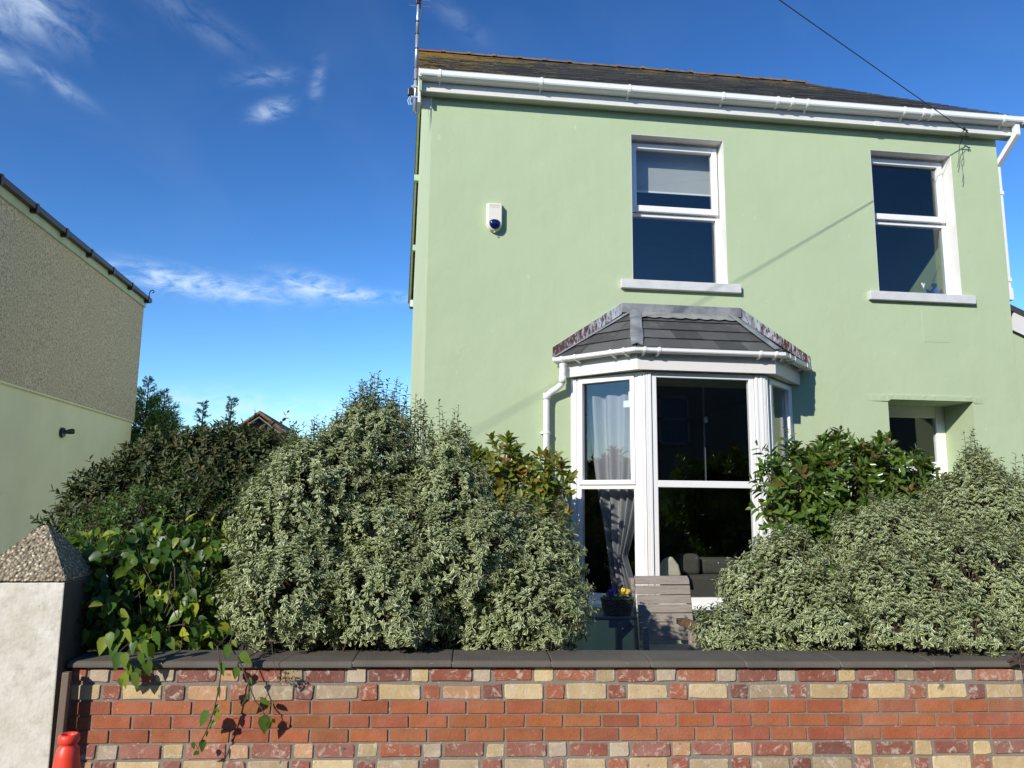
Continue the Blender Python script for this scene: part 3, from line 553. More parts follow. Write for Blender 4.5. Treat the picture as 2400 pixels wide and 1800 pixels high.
# hipped slate roof of the bay
TL, TR = Vector((2.42, 8.19, 3.715)), Vector((3.545, 8.19, 3.715)); EL, ER = Vector((2.225, 7.455, 3.165)), Vector((3.745, 7.455, 3.165)); WL_, WR_ = Vector((1.50, 8.19, 3.155)), Vector((4.47, 8.19, 3.155))
def roof_face(A, B, C_, D_, rows, w, mb, rnd, seed):
    """A-B eave, D_-C_ top edge (may be one point); slates laid in courses and clipped to the quadrilateral"""
    random.seed(seed); nrm = (B - A).cross(C_ - A).normalized(); nrm = nrm if nrm.z > 0 else -nrm
    for r in range(rows):
        f0, f1 = r / rows, (r + 1) / rows
        a0, b0 = A.lerp(D_, f0), B.lerp(C_, f0); a1, b1 = A.lerp(D_, f1), B.lerp(C_, f1)
        L0 = (b0 - a0).length; dr = (B - A).normalized(); off = (w / 2 if r % 2 else 0) + random.uniform(-.02, .02)
        cuts = [0.0]; x = off if off > 0.03 else off + w
        while x < L0 - 0.03: cuts.append(x); x += w
        cuts.append(L0)
        sa = (a1 - a0).dot(dr); sb = (b1 - a0).dot(dr); up = (a1 - a0) - dr * sa
        for i in range(len(cuts) - 1):
            c0, c1 = cuts[i] + 0.0012, cuts[i + 1] - 0.0012
            poly = [(c0, 0), (c1, 0), (c1, 1), (c0, 1)]
            # clip top by the sloping sides
            q = []
            for (cx, cy) in poly:
                lo = sa * cy; hi = L0 + (sb - L0) * cy; q.append((min(max(cx, lo), hi), cy))
            if abs(q[2][0] - q[3][0]) < 1e-4 and abs(q[0][0] - q[1][0]) < 1e-4: continue
            lift = 0.016 + random.uniform(0, 0.003); V = []
            for top in (0, 0.006):
                for (cx, cy) in q: V.append(a0 + dr * cx + up * cy + nrm * ((lift if cy == 0 else 0.004) + top))
            mb.add(V, [(0, 3, 2, 1), (4, 5, 6, 7), (0, 1, 5, 4), (1, 2, 6, 5), (2, 3, 7, 6), (3, 0, 4, 7)]); rnd += [random.random()] * 8
mb = MB(); rnd = []
roof_face(EL, ER, TR, TL, 4, 0.30, mb, rnd, 1); roof_face(WL_, EL, TL, TL + Vector((-.03, 0, 0)), 4, 0.34, mb, rnd, 2); roof_face(ER, WR_, TR + Vector((.03, 0, 0)), TR, 4, 0.34, mb, rnd, 3)
o = hb(mb, 'bay_roof', 'bayslate', bay); add_attr(o.data, 'rnd', rnd)
mb = MB().add([WL_, EL, ER, WR_, TR, TL], [(0, 1, 5), (1, 2, 4, 5), (2, 3, 4)]); o = hb(mb, 'roof_boarding', 'dark', bay)
# lead hips, scalloped top strip, stepped flashing on the wall
def strip(A, B, w, lift, side, mb):
    A, B, s_ = Vector(A), Vector(B), Vector(side).normalized(); nrm = (B - A).cross(s_).normalized(); nrm = nrm if nrm.z > 0 else -nrm
    k = 8; V = []
    for i in range(k + 1):
        p = A.lerp(B, i / k); j = random.uniform(-.004, .004)
        for u, h in ((-w / 2 + j, 0), (-w / 4, 0.006 + j), (0, 0.016 + j), (w / 4, 0.006 - j), (w / 2 - j, 0)): V.append(p + s_ * u + Vector((0, 0, 1)) * (lift + h) + Vector((0, -0.5, 0)) * lift)
    F = [(i * 5 + j, i * 5 + j + 1, (i + 1) * 5 + j + 1, (i + 1) * 5 + j) for i in range(k) for j in range(4)]
    mb.add(V, F)
random.seed(2)
for a_ in ((EL, TL + Vector((.0, -.03, -.01)), 0.130, 0.030, (1, -0.15, -0.02)), (ER, TR + Vector((0, -.03, -.01)), 0.120, 0.030, (1, 0.3, -0.02))):
    mb = MB(); strip(*a_, mb); hb(mb, 'hip_lead', 'lead', bay, smooth=True)
mb = MB(); up_ = (TL - EL); up_ = Vector((0, up_.y, up_.z)).normalized()
n_s = 8; V = []; F = []
xs = np.linspace(2.36, 3.56, n_s * 8 + 1)
for i, x in enumerate(xs):
    ph = ((i / 8) % 1) if i < n_s * 8 else 1.0; dep = 0.175 + 0.030 * math.sin(math.pi * ph)
    top = Vector((x, 8.185, 3.720)); V += [top + Vector((0, -.02, .012)), top - up_ * dep + Vector((0, -0.020, 0.030))]
F = [(i * 2, i * 2 + 1, i * 2 + 3, i * 2 + 2) for i in range(len(xs) - 1)]
mb.add(V, F)
hb(mb, 'scalloped_lead', plain('pale_lead', (0.34, 0.335, 0.30), 0.7, 0.18, 9, 0.3, 20), bay, smooth=False)
hb(MB().box(2.275, 3.675, 8.165, 8.2, 3.715, 3.825), 'flashing', 'lead', bay, bevel=0.004)
for A, B in (((1.49, 3.135), (2.275, 3.70)), ((4.49, 3.135), (3.675, 3.70))):
    mb = MB(); (ax, az_), (bx_, bz) = A, B; h = 0.155
    Z = (0, 0.0)
    V = [(ax, 8.180, az_), (bx_, 8.180, bz), (bx_, 8.180, bz + 0.125), (ax, 8.180, az_ + h), (ax, 8.201, az_), (bx_, 8.201, bz), (bx_, 8.201, bz + 0.125), (ax, 8.201, az_ + h)]
    mb.add(V, [(0, 1, 2, 3), (4, 7, 6, 5), (0, 4, 5, 1), (1, 5, 6, 2), (2, 6, 7, 3), (3, 7, 4, 0)])
    hb(mb, 'side_flashing', 'leadrust', bay, bevel=0.003)
for A, B in (((1.50, 8.18, 3.165), (2.40, 8.18, 3.73)), ((4.48, 8.18, 3.165), (3.56, 8.18, 3.73))):
    mb = MB(); strip(A, B, 0.06, 0.012, (0.0, -1, -0.2), mb); hb(mb, 'soaker', 'lead', bay)

# lean-to extension beyond the right corner
mb = MB(); mb.add([(7.10, 8.235, -0.1), (12.5, 8.235, -0.1), (12.5, 8.235, 1.55), (7.10, 8.235, 3.75), (7.10, 12.5, -0.1), (12.5, 12.5, -0.1), (12.5, 12.5, 1.55), (7.10, 12.5, 3.75)], [(0, 1, 2, 3), (1, 5, 6, 2), (5, 4, 7, 6)])
ext = hb(mb, 'extension', 'render')
sdir = Vector((1, 0, -0.42)).normalized(); sup = Vector((0.42, 0, 1)).normalized()
hb(MB().obox((7.09, 8.215, 3.72), sdir, (0, 1, 0), sup, (-0.02, 5.6), (0.0, 0.02), (0.0, 0.235)), 'fascia_board', 'fascia', ext)
hb(MB().obox((7.09, 8.205, 3.96), sdir, (0, 1, 0), sup, (-0.02, 5.6), (0.0, 4.4), (0.0, 0.07)), 'extension_roof', 'slate', ext)
hb(MB().obox((7.09, 8.208, 3.70), sdir, (0, 1, 0), sup, (-0.02, 5.6), (0.0, 0.025), (0.0, 0.018)), 'drip_edge', 'black', ext)

# ------------------------------------------------------------ things on the house
al = empty('alarm_box', (0.822, 8.2, 4.57), 'cream burglar alarm box with a dark blue lens on the green wall', 'alarm')
def outline(w, h, r_top=0.012, n=20):
    P = [(-w, h * 0.985), (-w * .6, h * .997), (0, h), (w * .6, h * .997), (w, h * 0.985)]
    for i in range(n + 1):
        a_ = -math.pi * i / n; P.append((w * math.cos(a_), w * 1.12 * math.sin(a_) + w * 1.12))
    return P
def extr(mb, P, cx, z0, y0, y1, s1=1.0, yb=0):
    n = len(P); V = [(cx + x, y0, z0 + z) for x, z in P]; zc = z0 + 0.17
    V += [(cx + x * s1, y1, zc + (z0 + z - zc) * s1) for x, z in P]
    mb.add(V, [tuple(range(n)), tuple(range(2 * n - 1, n - 1, -1))] + [(i, (i + 1) % n, n + (i + 1) % n, n + i) for i in range(n)])
mb = MB(); extr(mb, outline(0.088, 0.335), 0, 0, -0.025, 0.0); mb.build('back_plate', 'cream', al, bevel=0.003)
mb = MB(); extr(mb, outline(0.085, 0.333), 0, 0, -0.035, -0.078, 0.93); mb.build('cover', 'cream', al, bevel=0.008, seg=3)
mb = MB(); V = []; F = []; nu, nv = 20, 8
for j in range(nv + 1):
    ph = math.pi / 2 * j / nv
    for i in range(nu):
        th = 2 * math.pi * i / nu; z = math.sin(th) * math.cos(ph); z = z if z < 0 else z * 0.55
        V.append((math.cos(th) * math.cos(ph) * 0.062, -0.078 - 0.03 * math.sin(ph), 0.092 + z * 0.075))
for j in range(nv):
    for i in range(nu): F.append((j * nu + i, j * nu + (i + 1) % nu, (j + 1) * nu + (i + 1) % nu, (j + 1) * nu + i))
mb.add(V, F).build('lens', 'lens', al, smooth=True)
MB().tube([(0, -0.062, -0.004), (0, -0.062, -0.016)], 0.007, 10).build('screw', 'cream', al)
mb = MB(); random.seed(9); x = -0.055
while x < 0.055:
    w_ = random.uniform(0.006, 0.011); mb.box(x, x + w_, -0.0795, -0.078, 0.285, 0.303); x += w_ + 0.003
mb.box(-0.05, 0.052, -0.0795, -0.078, 0.270, 0.276); mb.build('worn_lettering', plain('worn_letters', (0.66, 0.63, 0.52), 0.5, 0.05), al)

an = empty('tv_antenna', (-0.10, 8.5, 6.1), 'slim aluminium aerial mast clamped to the left end of the roof', 'antenna')
mb = MB().tube([(0, 0, 0), (0, 0, 0.55)], 0.021, 12).tube([(0, 0, 0.55), (0, 0, 1.0)], 0.0185, 12).tube([(0, 0, 1.0), (0.003, 0, 1.47)], 0.017, 12); mb.build('mast', 'metal', an, smooth=True)
for z in (0.40, 0.55, 0.80, 0.99, 1.15): MB().tube([(0, 0, z), (0, 0, z + .014)], 0.024, 12).build('cable_tie', 'black', an)
MB().tube([(0.022, -0.012, 0.0), (0.022, -0.012, 0.6), (0.02, -0.01, 1.1), (0.05, -0.03, 1.3), (0.035, -0.05, 1.42)], 0.004, 6).build('cable', 'black', an)
MB().box(-0.085, -0.02, -0.03, 0.03, 0.20, 0.29).build('splitter_box', 'black', an, bevel=0.008)
mb = MB().tube([(-0.06, 0, 0.20), (-0.085, 0, 0.14), (-0.07, 0, 0.09), (-0.03, 0, 0.10)], 0.004, 6).tube([(-0.04, 0, 0.20), (-0.06, 0, 0.14), (-0.05, 0, 0.10)], 0.004, 6); mb.build('loop_cable', 'upvc', an)
mb = MB().box(-0.05, 0.09, -0.028, -0.022, 0.17, 0.19).box(-0.05, 0.09, -0.028, -0.022, 0.30, 0.32).box(0.06, 0.09, -0.03, 0.03, 0.1, 0.35); mb.build('wall_bracket', 'metal', an)
MB().tube([(0.02, 0.12, 1.42), (0.02, -1.3, 1.44)], 0.011, 8).build('boom', 'black', an)
for k in range(12): y = 0.10 - k * 0.12; w_ = 0.13 - k * 0.004; MB().tube([(0.02 - w_, y, 1.43), (0.02 + w_, y, 1.43)], 0.0028, 6).build('antenna_element', 'metal', an)
MB().box(-0.02, 0.03, -0.03, 0.03, 1.38, 1.47).build('boom_clamp', 'black', an, bevel=.004)

# telephone wire and its anchor
A0 = Vector((6.55, 8.03, 6.14)); Wd = Vector((-0.873, -0.486, 0.046))
wr = empty('telephone_wire', tuple(A0), 'thin dark overhead wire running from the eaves up across the sky', 'wire')
pts = [Wd * s + Vector((0, 0, 0.00045 * s * (s - 26))) * 1.0 for s in np.linspace(0, 26, 40)]
MB().tube(pts, 0.0055, 6).build('cable', 'black', wr)
MB().tube([(0, 0.03, 0), (0, -0.03, -0.01), (-0.01, -0.03, -.06), (0.02, 0.0, -.07)], 0.006, 6).box(-.05, .07, .02, .028, -.075, -.062).tube([(-.05, -.02, .01), (.03, -.02, -.01)], .006, 6).tube([(-.03, -.03, .02), (.02, -.03, -.05)], .008, 6).build('anchor', 'black', wr)
MB().tube([(-.02, .0, -.07), (-.03, .06, -.16), (-.015, .10, -.24), (-.02, .11, -.34), (-.045, .11, -.43)], .0035, 6).build('loose_end', 'black', wr)
MB().tube([(.03, .10, -.20), (.05, .12, -.25), (.045, .11, -.30), (.01, .11, -.36), (.02, .11, -.46), (.02, .11, -.54), (.0, .11, -.62)], .0035, 6).build('loose_end', 'black', wr)

# roller blind behind the first window
bl = empty('roller_blind', (3.0, 8.55, 5.31), 'grey roller blind half lowered inside the left upper window', 'blind')
MB().box(-0.57, 0.53, 0, 0.004, 0.02, 0.56).build('blind_cloth', 'blind', bl); MB().box(-0.57, 0.53, -0.006, 0.01, 0.0, 0.02).build('bottom_rail', 'upvc', bl)
# ornaments behind the obscured pane
orn = MB(); orn.add([(0, 0, 0), (-.04, 0, .06), (-.01, 0, .085), (.01, 0, .04), (.055, 0, .085), (.04, 0, .03), (.0, -.01, -.05)], [(0, 3, 2, 1), (0, 5, 4, 3), (0, 6, 5)])
o = orn.build('paper_butterfly', plain('white_paper', (0.7, 0.72, 0.7), 0.8)); o.location = (6.10, 8.375, 4.25); o.scale = (.6, .6, .6); so = o.modifiers.new('s', 'SOLIDIFY'); so.thickness = 0.003; tag(o, 'small white butterfly ornament at the bottom of the right upper window', 'ornament')
o = MB().lathe((0, 0, 0), [(.02, 0), (.045, .01), (.052, .05), (.03, .08), (.018, .095), (.03, .12), (.024, .14), (.006, .15)], 16).tube([(-.05, 0, .03), (-.10, 0, .06), (-.08, 0, .0)], .014, 8).tube([(.05, 0, .03), (.09, 0, .07), (.10, 0, 0.01)], .014, 8).build('figurine', plain('blue_glaze', (0.05, 0.10, 0.25), 0.2)); o.location = (6.30, 8.44, 4.17); tag(o, 'small blue figurine inside the right upper window', 'figurine')

# curtain in the left bay pane
def curtain():
    zs = np.linspace(2.76, 0.50, 60); nu = 110; V = []
    A, B = Vector((1.83, 8.22, 0)), Vector((2.42, 7.72, 0)); dx = (B - A); nn = Vector((-dx.y, dx.x, 0)).normalized()
    for z in zs:
        # left and right edge as fractions of the pane width
        if z > 1.05: t = (2.76 - z) / (2.76 - 1.05); lo = 0.02 + 0.30 * t ** 1.6; hi = 1.00 - 0.42 * t ** 1.7
        else: t = (1.05 - z) / 0.55; lo = 0.32 + 0.08 * t; hi = 0.58 + 0.22 * t
        for i in range(nu + 1):
            u = i / nu; f = lo + (hi - lo) * u; amp = 0.038 + 0.014 * math.sin(u * 9)
            w_ = amp * math.sin(u * 2 * math.pi * 5 + 1.2 * math.sin(u * 8 + .3 * z)) + 0.006 * math.sin(u * 37 + z * 2)
            p = A + dx * f + nn * (0.10 + w_); V.append((p.x, p.y, z))
    F = [(r * (nu + 1) + i, r * (nu + 1) + i + 1, (r + 1) * (nu + 1) + i + 1, (r + 1) * (nu + 1) + i) for r in range(len(zs) - 1) for i in range(nu)]
    o = MB().add(V, F).build('curtain', 'curtain', smooth=True); tag(o, 'pale pleated curtain gathered behind the left bay pane', 'curtain')
curtain()
rod = empty('slim_rod', (3.36, 8.6, 0.3), 'thin pale upright rod with a small white fitting behind the front bay pane', 'rod')
MB().box(-0.009, 0.009, -0.01, 0.01, 1.5, 2.7).build('rod_shaft', 'sill_grey', rod); MB().box(-0.004, 0.034, -0.035, -0.01, 2.24, 2.31).build('fitting', 'upvc', rod, bevel=0.006)
o = MB().box(-.04, .04, 0, .012, 0, .075).box(.02, .045, 0, .010, .075, .17).build('white_catch', 'upvc', bevel=0.006); o.location = (2.22, 7.84, 2.60); o.rotation_euler = (0, 0, rad(-43)); tag(o, 'small white plastic catch stuck inside the left bay pane', 'catch')
def soft(x0, x1, y0, y1, z0, z1, name, mat, parent, r=0.05):
    return MB().box(x0, x1, y0, y1, z0, z1).build(name, mat, parent, bevel=r, seg=4, smooth=False)
so_ = empty('sofa', (3.03, 8.02, 0.40), 'dark grey fabric sofa inside the bay room', 'sofa')
soft(-0.36, 0.55, 0.0, 0.75, 0.0, 0.46, 'seat', 'sofa', so_); soft(-0.20, 0.04, 0.02, 0.22, 0.45, 0.675, 'arm_cushion', 'sofa', so_, .055); soft(0.055, 0.5, 0.10, 0.30, 0.45, 0.63, 'back_cushion', 'sofa', so_, .06)
o = MB().add([(-.13, 0, 0), (.14, 0, 0.0), (.11, 0, .13), (.03, 0, .235), (-.06, 0, .20), (-.13, 0, .09), (-.13, .1, 0), (.14, .1, 0.0), (.11, .1, .13), (.03, .1, .235), (-.06, .1, .20), (-.13, .1, .09)], [(0, 1, 2, 3, 4, 5), (11, 10, 9, 8, 7, 6)] + [(i, (i + 1) % 6, 6 + (i + 1) % 6, 6 + i) for i in range(6)]).build('cushion', 'cushion', bevel=0.03, seg=4); o.location = (2.63, 7.745, 0.87); o.scale = (.86, .86, .86); tag(o, 'cream cushion leaning in the front bay pane beside the dark sofa', 'cushion')

# ------------------------------------------------------------ weathered wooden seat with side table, and the flower basket
ch = empty('garden_seat', (2.10, 6.6, 0), 'weathered slatted wooden garden seat in front of the bay window', 'garden seat')
zs = [(0.885, 0.955), (0.800, 0.872), (0.722, 0.790), (0.648, 0.712), (0.572, 0.637), (0.497, 0.562), (0.42, 0.487)]
for i, (z0, z1) in enumerate(zs):
    lean = lambda z: 0.15 + (z - 0.40) * 0.22
    x0, x1 = -0.09, 0.405
    if i == 0: MB().add([(x0, lean(z0), z0), (x1, lean(z0), z0), (x1, lean(z0) + .012, .925), (x0, lean(z0) + .012, .925), (x0, lean(z0) + .06, .957), (x1, lean(z0) + .06, .957), (x1, lean(z0) + .08, .94), (x0, lean(z0) + .08, .94), (x1, lean(z0) + .025, z0), (x0, lean(z0) + .025, z0)], [(0, 1, 2, 3), (3, 2, 5, 4), (4, 5, 6, 7), (7, 6, 8, 9), (9, 8, 1, 0), (0, 3, 4, 7, 9), (1, 8, 6, 5, 2)]).build('back_slat', 'wood', ch, bevel=0.004)
    else: MB().obox((0, lean(z0), z0), (1, 0, 0), (0, 1, 0), Vector((0, .22, 1)).normalized(), (x0 + random.uniform(-.004, .004), x1), (0, .022), (0, z1 - z0 + .006)).build('back_slat', 'wood', ch, bevel=0.004)
for xx in (-0.11, 0.408):
    MB().obox((xx, .17, .10), (1, 0, 0), (0, 1, 0), Vector((0, .22, 1)).normalized(), (0, .03), (0, .07), (0, .85)).build('back_post', 'wood', ch, bevel=0.005)
for k in range(5): MB().box(-0.10, 0.40, -0.30 + k * .092, -0.30 + k * .092 + .08, .385 - k * .003, .405 - k * .003).build('seat_slat', 'wood', ch, bevel=0.004)
MB().box(0.19, 0.24, -0.31, -0.26, 0, .585).build('leg', 'wood', ch, bevel=0.005); MB().box(0.175, 0.275, -0.34, -.02, .585, .635).build('armrest', 'woodbrown', ch, bevel=0.006)
MB().box(-0.375, -0.325, -0.12, -0.07, 0, .62).build('leg', 'woodgrey', ch, bevel=0.005); MB().box(-0.20, -0.155, -0.31, -0.26, 0, .60).build('leg', 'wood', ch, bevel=0.005)
MB().box(-0.58, -0.19, -0.10, .20, .632, .66).build('table_top', 'woodgrey', ch, bevel=0.006)
MB().box(-0.43, -0.25, -0.10, -.07, .57, .63).obox((-0.33, -.1, .47), Vector((1, 0, .9)).normalized(), (0, 1, 0), Vector((-.9, 0, 1)).normalized(), (0, .16), (0, .03), (0, .05)).build('brace', 'woodgrey', ch, bevel=0.004)
bk = empty('flower_basket', (1.765, 6.6, 0.662), 'dark wicker basket of purple and yellow pansies on the side table', 'basket')
mb = MB(); n_r, n_a = 10, 96; V = []; F = []
for j in range(n_r * 4 + 1):
    z = 0.135 * j / (n_r * 4); fr = z / 0.135; row = j // 4
    for i in range(n_a):
        th = 2 * math.pi * i / n_a; bul = 0.007 * math.sin(math.pi * ((j % 4) / 4)) + 0.007 * math.sin(th * 16 + (row % 2) * math.pi)
        V.append((math.cos(th) * (0.108 + 0.028 * fr + bul), math.sin(th) * (0.075 + 0.02 * fr + bul), z))
for j in range(n_r * 4):
    for i in range(n_a): F.append((j * n_a + i, j * n_a + (i + 1) % n_a, (j + 1) * n_a + (i + 1) % n_a, (j + 1) * n_a + i))
F.append(tuple(range(n_a))); mb.add(V, F)
wick = plain('wicker', (0.19, 0.145, 0.10), 0.7, 0.3, 30, 0.3); mb.build('wicker_body', wick, bk, smooth=True)
mb = MB(); mb.tube([(math.cos(t) * .139, math.sin(t) * .099, .137 + .003 * math.sin(t * 20)) for t in np.linspace(0, 2 * math.pi, 60)], 0.008, 8); mb.build('rim', wick, bk, smooth=True)
MB().add([(math.cos(t) * .13, math.sin(t) * .09, .12) for t in np.linspace(0, 2 * math.pi, 24)[:-1]], [tuple(range(23))]).build('potting_soil', 'soil', bk)

# ------------------------------------------------------------ garden wall of brick
WA = rad(-4.3375)
gw = empty('garden_wall', (0, 4.4, 0), 'low brick garden wall with dark coping stones in front of the bushes', 'wall', rz=WA)
S0, S1 = -1.78, 5.2
random.seed(21); bricks = MB(); bcol = []; old = []
def brick(x0, x1, z0, z1, col, isold):
    j = 0.004 if isold else 0.0015; rj = lambda: random.uniform(-j, j)
    yf = random.uniform(0.010, 0.018) if isold else random.uniform(0.012, 0.0145); ch_ = 0.005 if isold else 0.0022
    c4 = [(x0 + rj(), z0 + rj()), (x1 + rj(), z0 + rj()), (x1 + rj(), z1 + rj()), (x0 + rj(), z1 + rj())]
    # outline with knocked corners
    out = []
    for k in range(4):
        (px, pz), (cx, cz), (nx, nz_) = c4[k - 1], c4[k], c4[(k + 1) % 4]
        r = random.uniform(0.002, 0.009) if isold else 0.0025
        for (qx, qz) in ((px, pz), (nx, nz_)):
            L = math.hypot(qx - cx, qz - cz); out.append((cx + (qx - cx) / L * r, cz + (qz - cz) / L * r))
        if isold and k in (0, 2):
            f = random.uniform(.3, .7); out.append((cx + (nx - cx) * f, cz + (nz_ - cz) * f + random.uniform(-.003, .003)))
    n = len(out); mx = sum(p[0] for p in out) / n; mz = sum(p[1] for p in out) / n
    V = [(x, 0.06, z) for x, z in out] + [(x, yf + ch_, z) for x, z in out]
    V += [(x + (mx - x) * ch_ / max(.02, abs(mx - x) + .02), yf, z + (mz - z) * ch_ / max(.02, abs(mz - z) + .005)) for x, z in out]
    F = [tuple(range(2 * n, 3 * n))]
    for a_ in (0, n):
        for i in range(n): F.append((a_ + i, a_ + (i + 1) % n, a_ + n + (i + 1) % n, a_ + n + i))
    bricks.add(V, F); bcol.extend([(*col, 1)] * (3 * n)); old.extend([float(isold)] * (3 * n))
REDS = [(0.32, 0.11, 0.072), (0.37, 0.125, 0.07), (0.30, 0.12, 0.085), (0.24, 0.10, 0.075), (0.40, 0.16, 0.09), (0.33, 0.14, 0.10)]
YELS = [(0.60, 0.44, 0.22), (0.63, 0.48, 0.25), (0.48, 0.37, 0.22), (0.54, 0.40, 0.21), (0.45, 0.35, 0.22), (0.64, 0.50, 0.28), (0.60, 0.35, 0.19), (0.56, 0.44, 0.25)]
def vary(c, a=0.12): f = 1 + random.uniform(-a, a); return tuple(min(.9, x * f) for x in c)
rows_ = [('A', .629, .700), ('B', .538, .612), ('R', .465, .529), ('S', .394, .455), ('R', .322, .386), ('A', .241, .311), ('B', .157, .229), ('A', .075, .145), ('B', -.01, .063)]
for kind, z0, z1 in rows_:
    if kind in 'RS':
        x = -0.7165 if kind == 'R' else -0.608
        while x > S0: x -= 0.2092
        while x < S1:
            a_ = max(x + 0.006, S0 + 0.01); b_ = x + 0.2092 - 0.006
            if b_ - a_ > 0.03: brick(a_, b_, z0, z1, vary((random.uniform(.36, .43), random.uniform(.115, .145), random.uniform(.052, .068)), 0.12), False)
            x += 0.2092
    else:
        # stretcher + header alternate; phase measured per row
        x = {'A': -0.212, 'B': -0.150}[kind] + (0.075 if z0 < .3 and kind == 'A' else 0)
        per = 0.340
        while x > S0: x -= per
        while x < S1:
            j1, j2 = random.uniform(-.008, .008), random.uniform(-.008, .008); SW = 0.228
            for (a_, b_, st) in ((x, x + SW + j1, True), (x + SW + j1, x + per, False)):
                a2, b2 = max(a_ + random.uniform(.006, .010), S0 + .01), b_ - random.uniform(.006, .010)
                if b2 - a2 < .03: continue
                red = (st and kind == 'A') or (not st and kind == 'B')
                c = random.choice(REDS if red else YELS)
                if kind == 'A' and not st and random.random() < .35: c = (0.52, 0.43, 0.31)
                brick(a2, b2, z0 + random.uniform(-.003, .003), z1 + random.uniform(-.003, .003), vary(c), True)
            x += per
bo = bricks.build('brickwork', 'brick', gw)
ca = bo.data.attributes.new('bcol', 'FLOAT_COLOR', 'POINT'); ca.data.foreach_set('color', np.array(bcol, dtype=np.float32).ravel()); add_attr(bo.data, 'old', old)
mb = MB(); mb.box(S0, S1, 0.021, 0.22, -0.1, 0.705); mo = mb.build('mortar', 'mortar', gw)
random.seed(8)
cj = [-1.79, -1.30, -0.81, -0.289, 0.246, 0.788, 1.337, 1.869, 2.405, 2.936, 3.47, 4.0, 4.53, 5.2]
for i in range(len(cj) - 1):
    a_, b_ = cj[i] + .002, cj[i + 1] - .002; dz = random.uniform(-.002, .003); dy = random.uniform(-.003, .003)
    pr = [(-0.022 + dy, .709 + dz), (-0.022 + dy, .730 + dz), (-0.006 + dy, .742 + dz), (.10, .748 + dz), (.27, .750 + dz), (.285, .738 + dz), (.285, .712 + dz)]
    V = [(x_, y_, z_) for x_ in (a_, b_) for (y_, z_) in pr]; n = len(pr)
    F = [tuple(range(n)), tuple(range(2 * n - 1, n - 1, -1))] + [(k, (k + 1) % n, n + (k + 1) % n, n + k) for k in range(n)]
    MB().add(V, F).build('coping_stone', 'coping', gw, bevel=0.006)
mb = MB()
for x_ in cj[1:-1]: mb.box(x_ - .003, x_ + .003, -.016, .28, .713, .738)
mb.build('coping_joint', 'mortar', gw)

# pillar with pyramid cap, brown post, traffic cone
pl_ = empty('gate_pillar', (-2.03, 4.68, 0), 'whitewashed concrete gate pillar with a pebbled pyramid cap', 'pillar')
MB().add([(-.235, -.235, -.05), (.235, -.235, -.05), (.225, .225, -.05), (-.235, .225, -.05), (-.235, -.225, 1.155), (.220, -.225, 1.155), (.220, .215, 1.155), (-.235, .215, 1.155)], [(0, 3, 2, 1), (4, 5, 6, 7), (0, 1, 5, 4), (1, 2, 6, 5), (2, 3, 7, 6), (3, 0, 4, 7)]).build('shaft', ['concrete', 'coping'], pl_, bevel=0.006).data.polygons[3].material_index = 1  # right face given the dark coping material to stand in for its shade
mb = MB(); c = .235
mb.add([(-.25, -c, 1.162), (c - .01, -c, 1.162), (c - .01, c, 1.162), (-.25, c, 1.162), (-.25, -c, 1.185), (c - .01, -c, 1.185), (c - .01, c, 1.185), (-.25, c, 1.185), (-.02, -.02, 1.445), (.02, -.02, 1.445), (.02, .02, 1.445), (-.02, .02, 1.445)],
       [(0, 3, 2, 1), (0, 1, 5, 4), (1, 2, 6, 5), (2, 3, 7, 6), (3, 0, 4, 7), (4, 5, 9, 8), (5, 6, 10, 9), (6, 7, 11, 10), (7, 4, 8, 11), (8, 9, 10, 11)])
cap = mb.build('cap', 'aggregate', pl_)
sd = cap.modifiers.new('sub', 'SUBSURF'); sd.subdivision_type = 'SIMPLE'; sd.levels = 5; sd.render_levels = 5
tx = bpy.data.textures.new('capnoise', 'VORONOI'); tx.noise_scale = 0.018; dm = cap.modifiers.new('disp', 'DISPLACE'); dm.texture = tx; dm.strength = -0.012; dm.mid_level = 0.3
po = MB().box(-.018, .018, -.02, .02, 0, .70).build('gate_post', 'post', bevel=0.004); po.location = (-1.765, 4.46, 0); po.rotation_euler = (0, rad(0.6), 0); tag(po, 'thin brown post standing between the pillar and the brick wall', 'post')
cn = empty('traffic_cone', (-1.272, 3.3, 0), 'bright red traffic cone at the foot of the brick wall', 'traffic cone')
MB().lathe((0, 0, 0), [(.14, .03), (.135, .05), (.042, .625), (.0385, .655), (.030, .665), (.029, .673), (.034, .676), (.0375, .683), (.0365, .702), (.031, .708), (.024, .707), (.020, .700), (.018, .66)], 48).build('cone_body', 'cone', cn, smooth=True)
MB().box(-.18, .18, -.18, .18, 0, .035).build('base', 'black', cn, bevel=.012)

# ------------------------------------------------------------ neighbour, far roof, opposite house
nb = empty('neighbour_house', (-4.85, 11.8, 0), 'neighbouring house side wall, grey pebbledash above pale green render', 'house')
NO = Vector((-4.85, 11.8, 0))
def nbp(mb, name, mat, parent=None, **k):
    o = mb.build(name, mat, None, **k); o.parent = parent or nb
    if parent is None: o.matrix_parent_inverse = Matrix.Translation(-NO)
    return o
ya, yb_ = 8.7, 14.5; xa, xb_ = -4.90, -5.02
zband = 2.975
def nwall(z0, z1, off, depth=7):
    return MB().add([(xa + off, ya, z0), (xb_ + off, yb_ + off, z0), (xb_ - depth, yb_ + off, z0), (xa - depth, ya, z0), (xa + off, ya, z1), (xb_ + off, yb_ + off, z1), (xb_ - depth, yb_ + off, z1), (xa - depth, ya, z1)],
                    [(0, 3, 2, 1), (4, 5, 6, 7), (0, 1, 5, 4), (1, 2, 6, 5), (2, 3, 7, 6), (3, 0, 4, 7)])
nbp(nwall(-.1, zband, 0.0), 'lower_wall', 'limegreen'); nbp(nwall(zband, 5.12, 0.03), 'upper_wall', 'pebble')
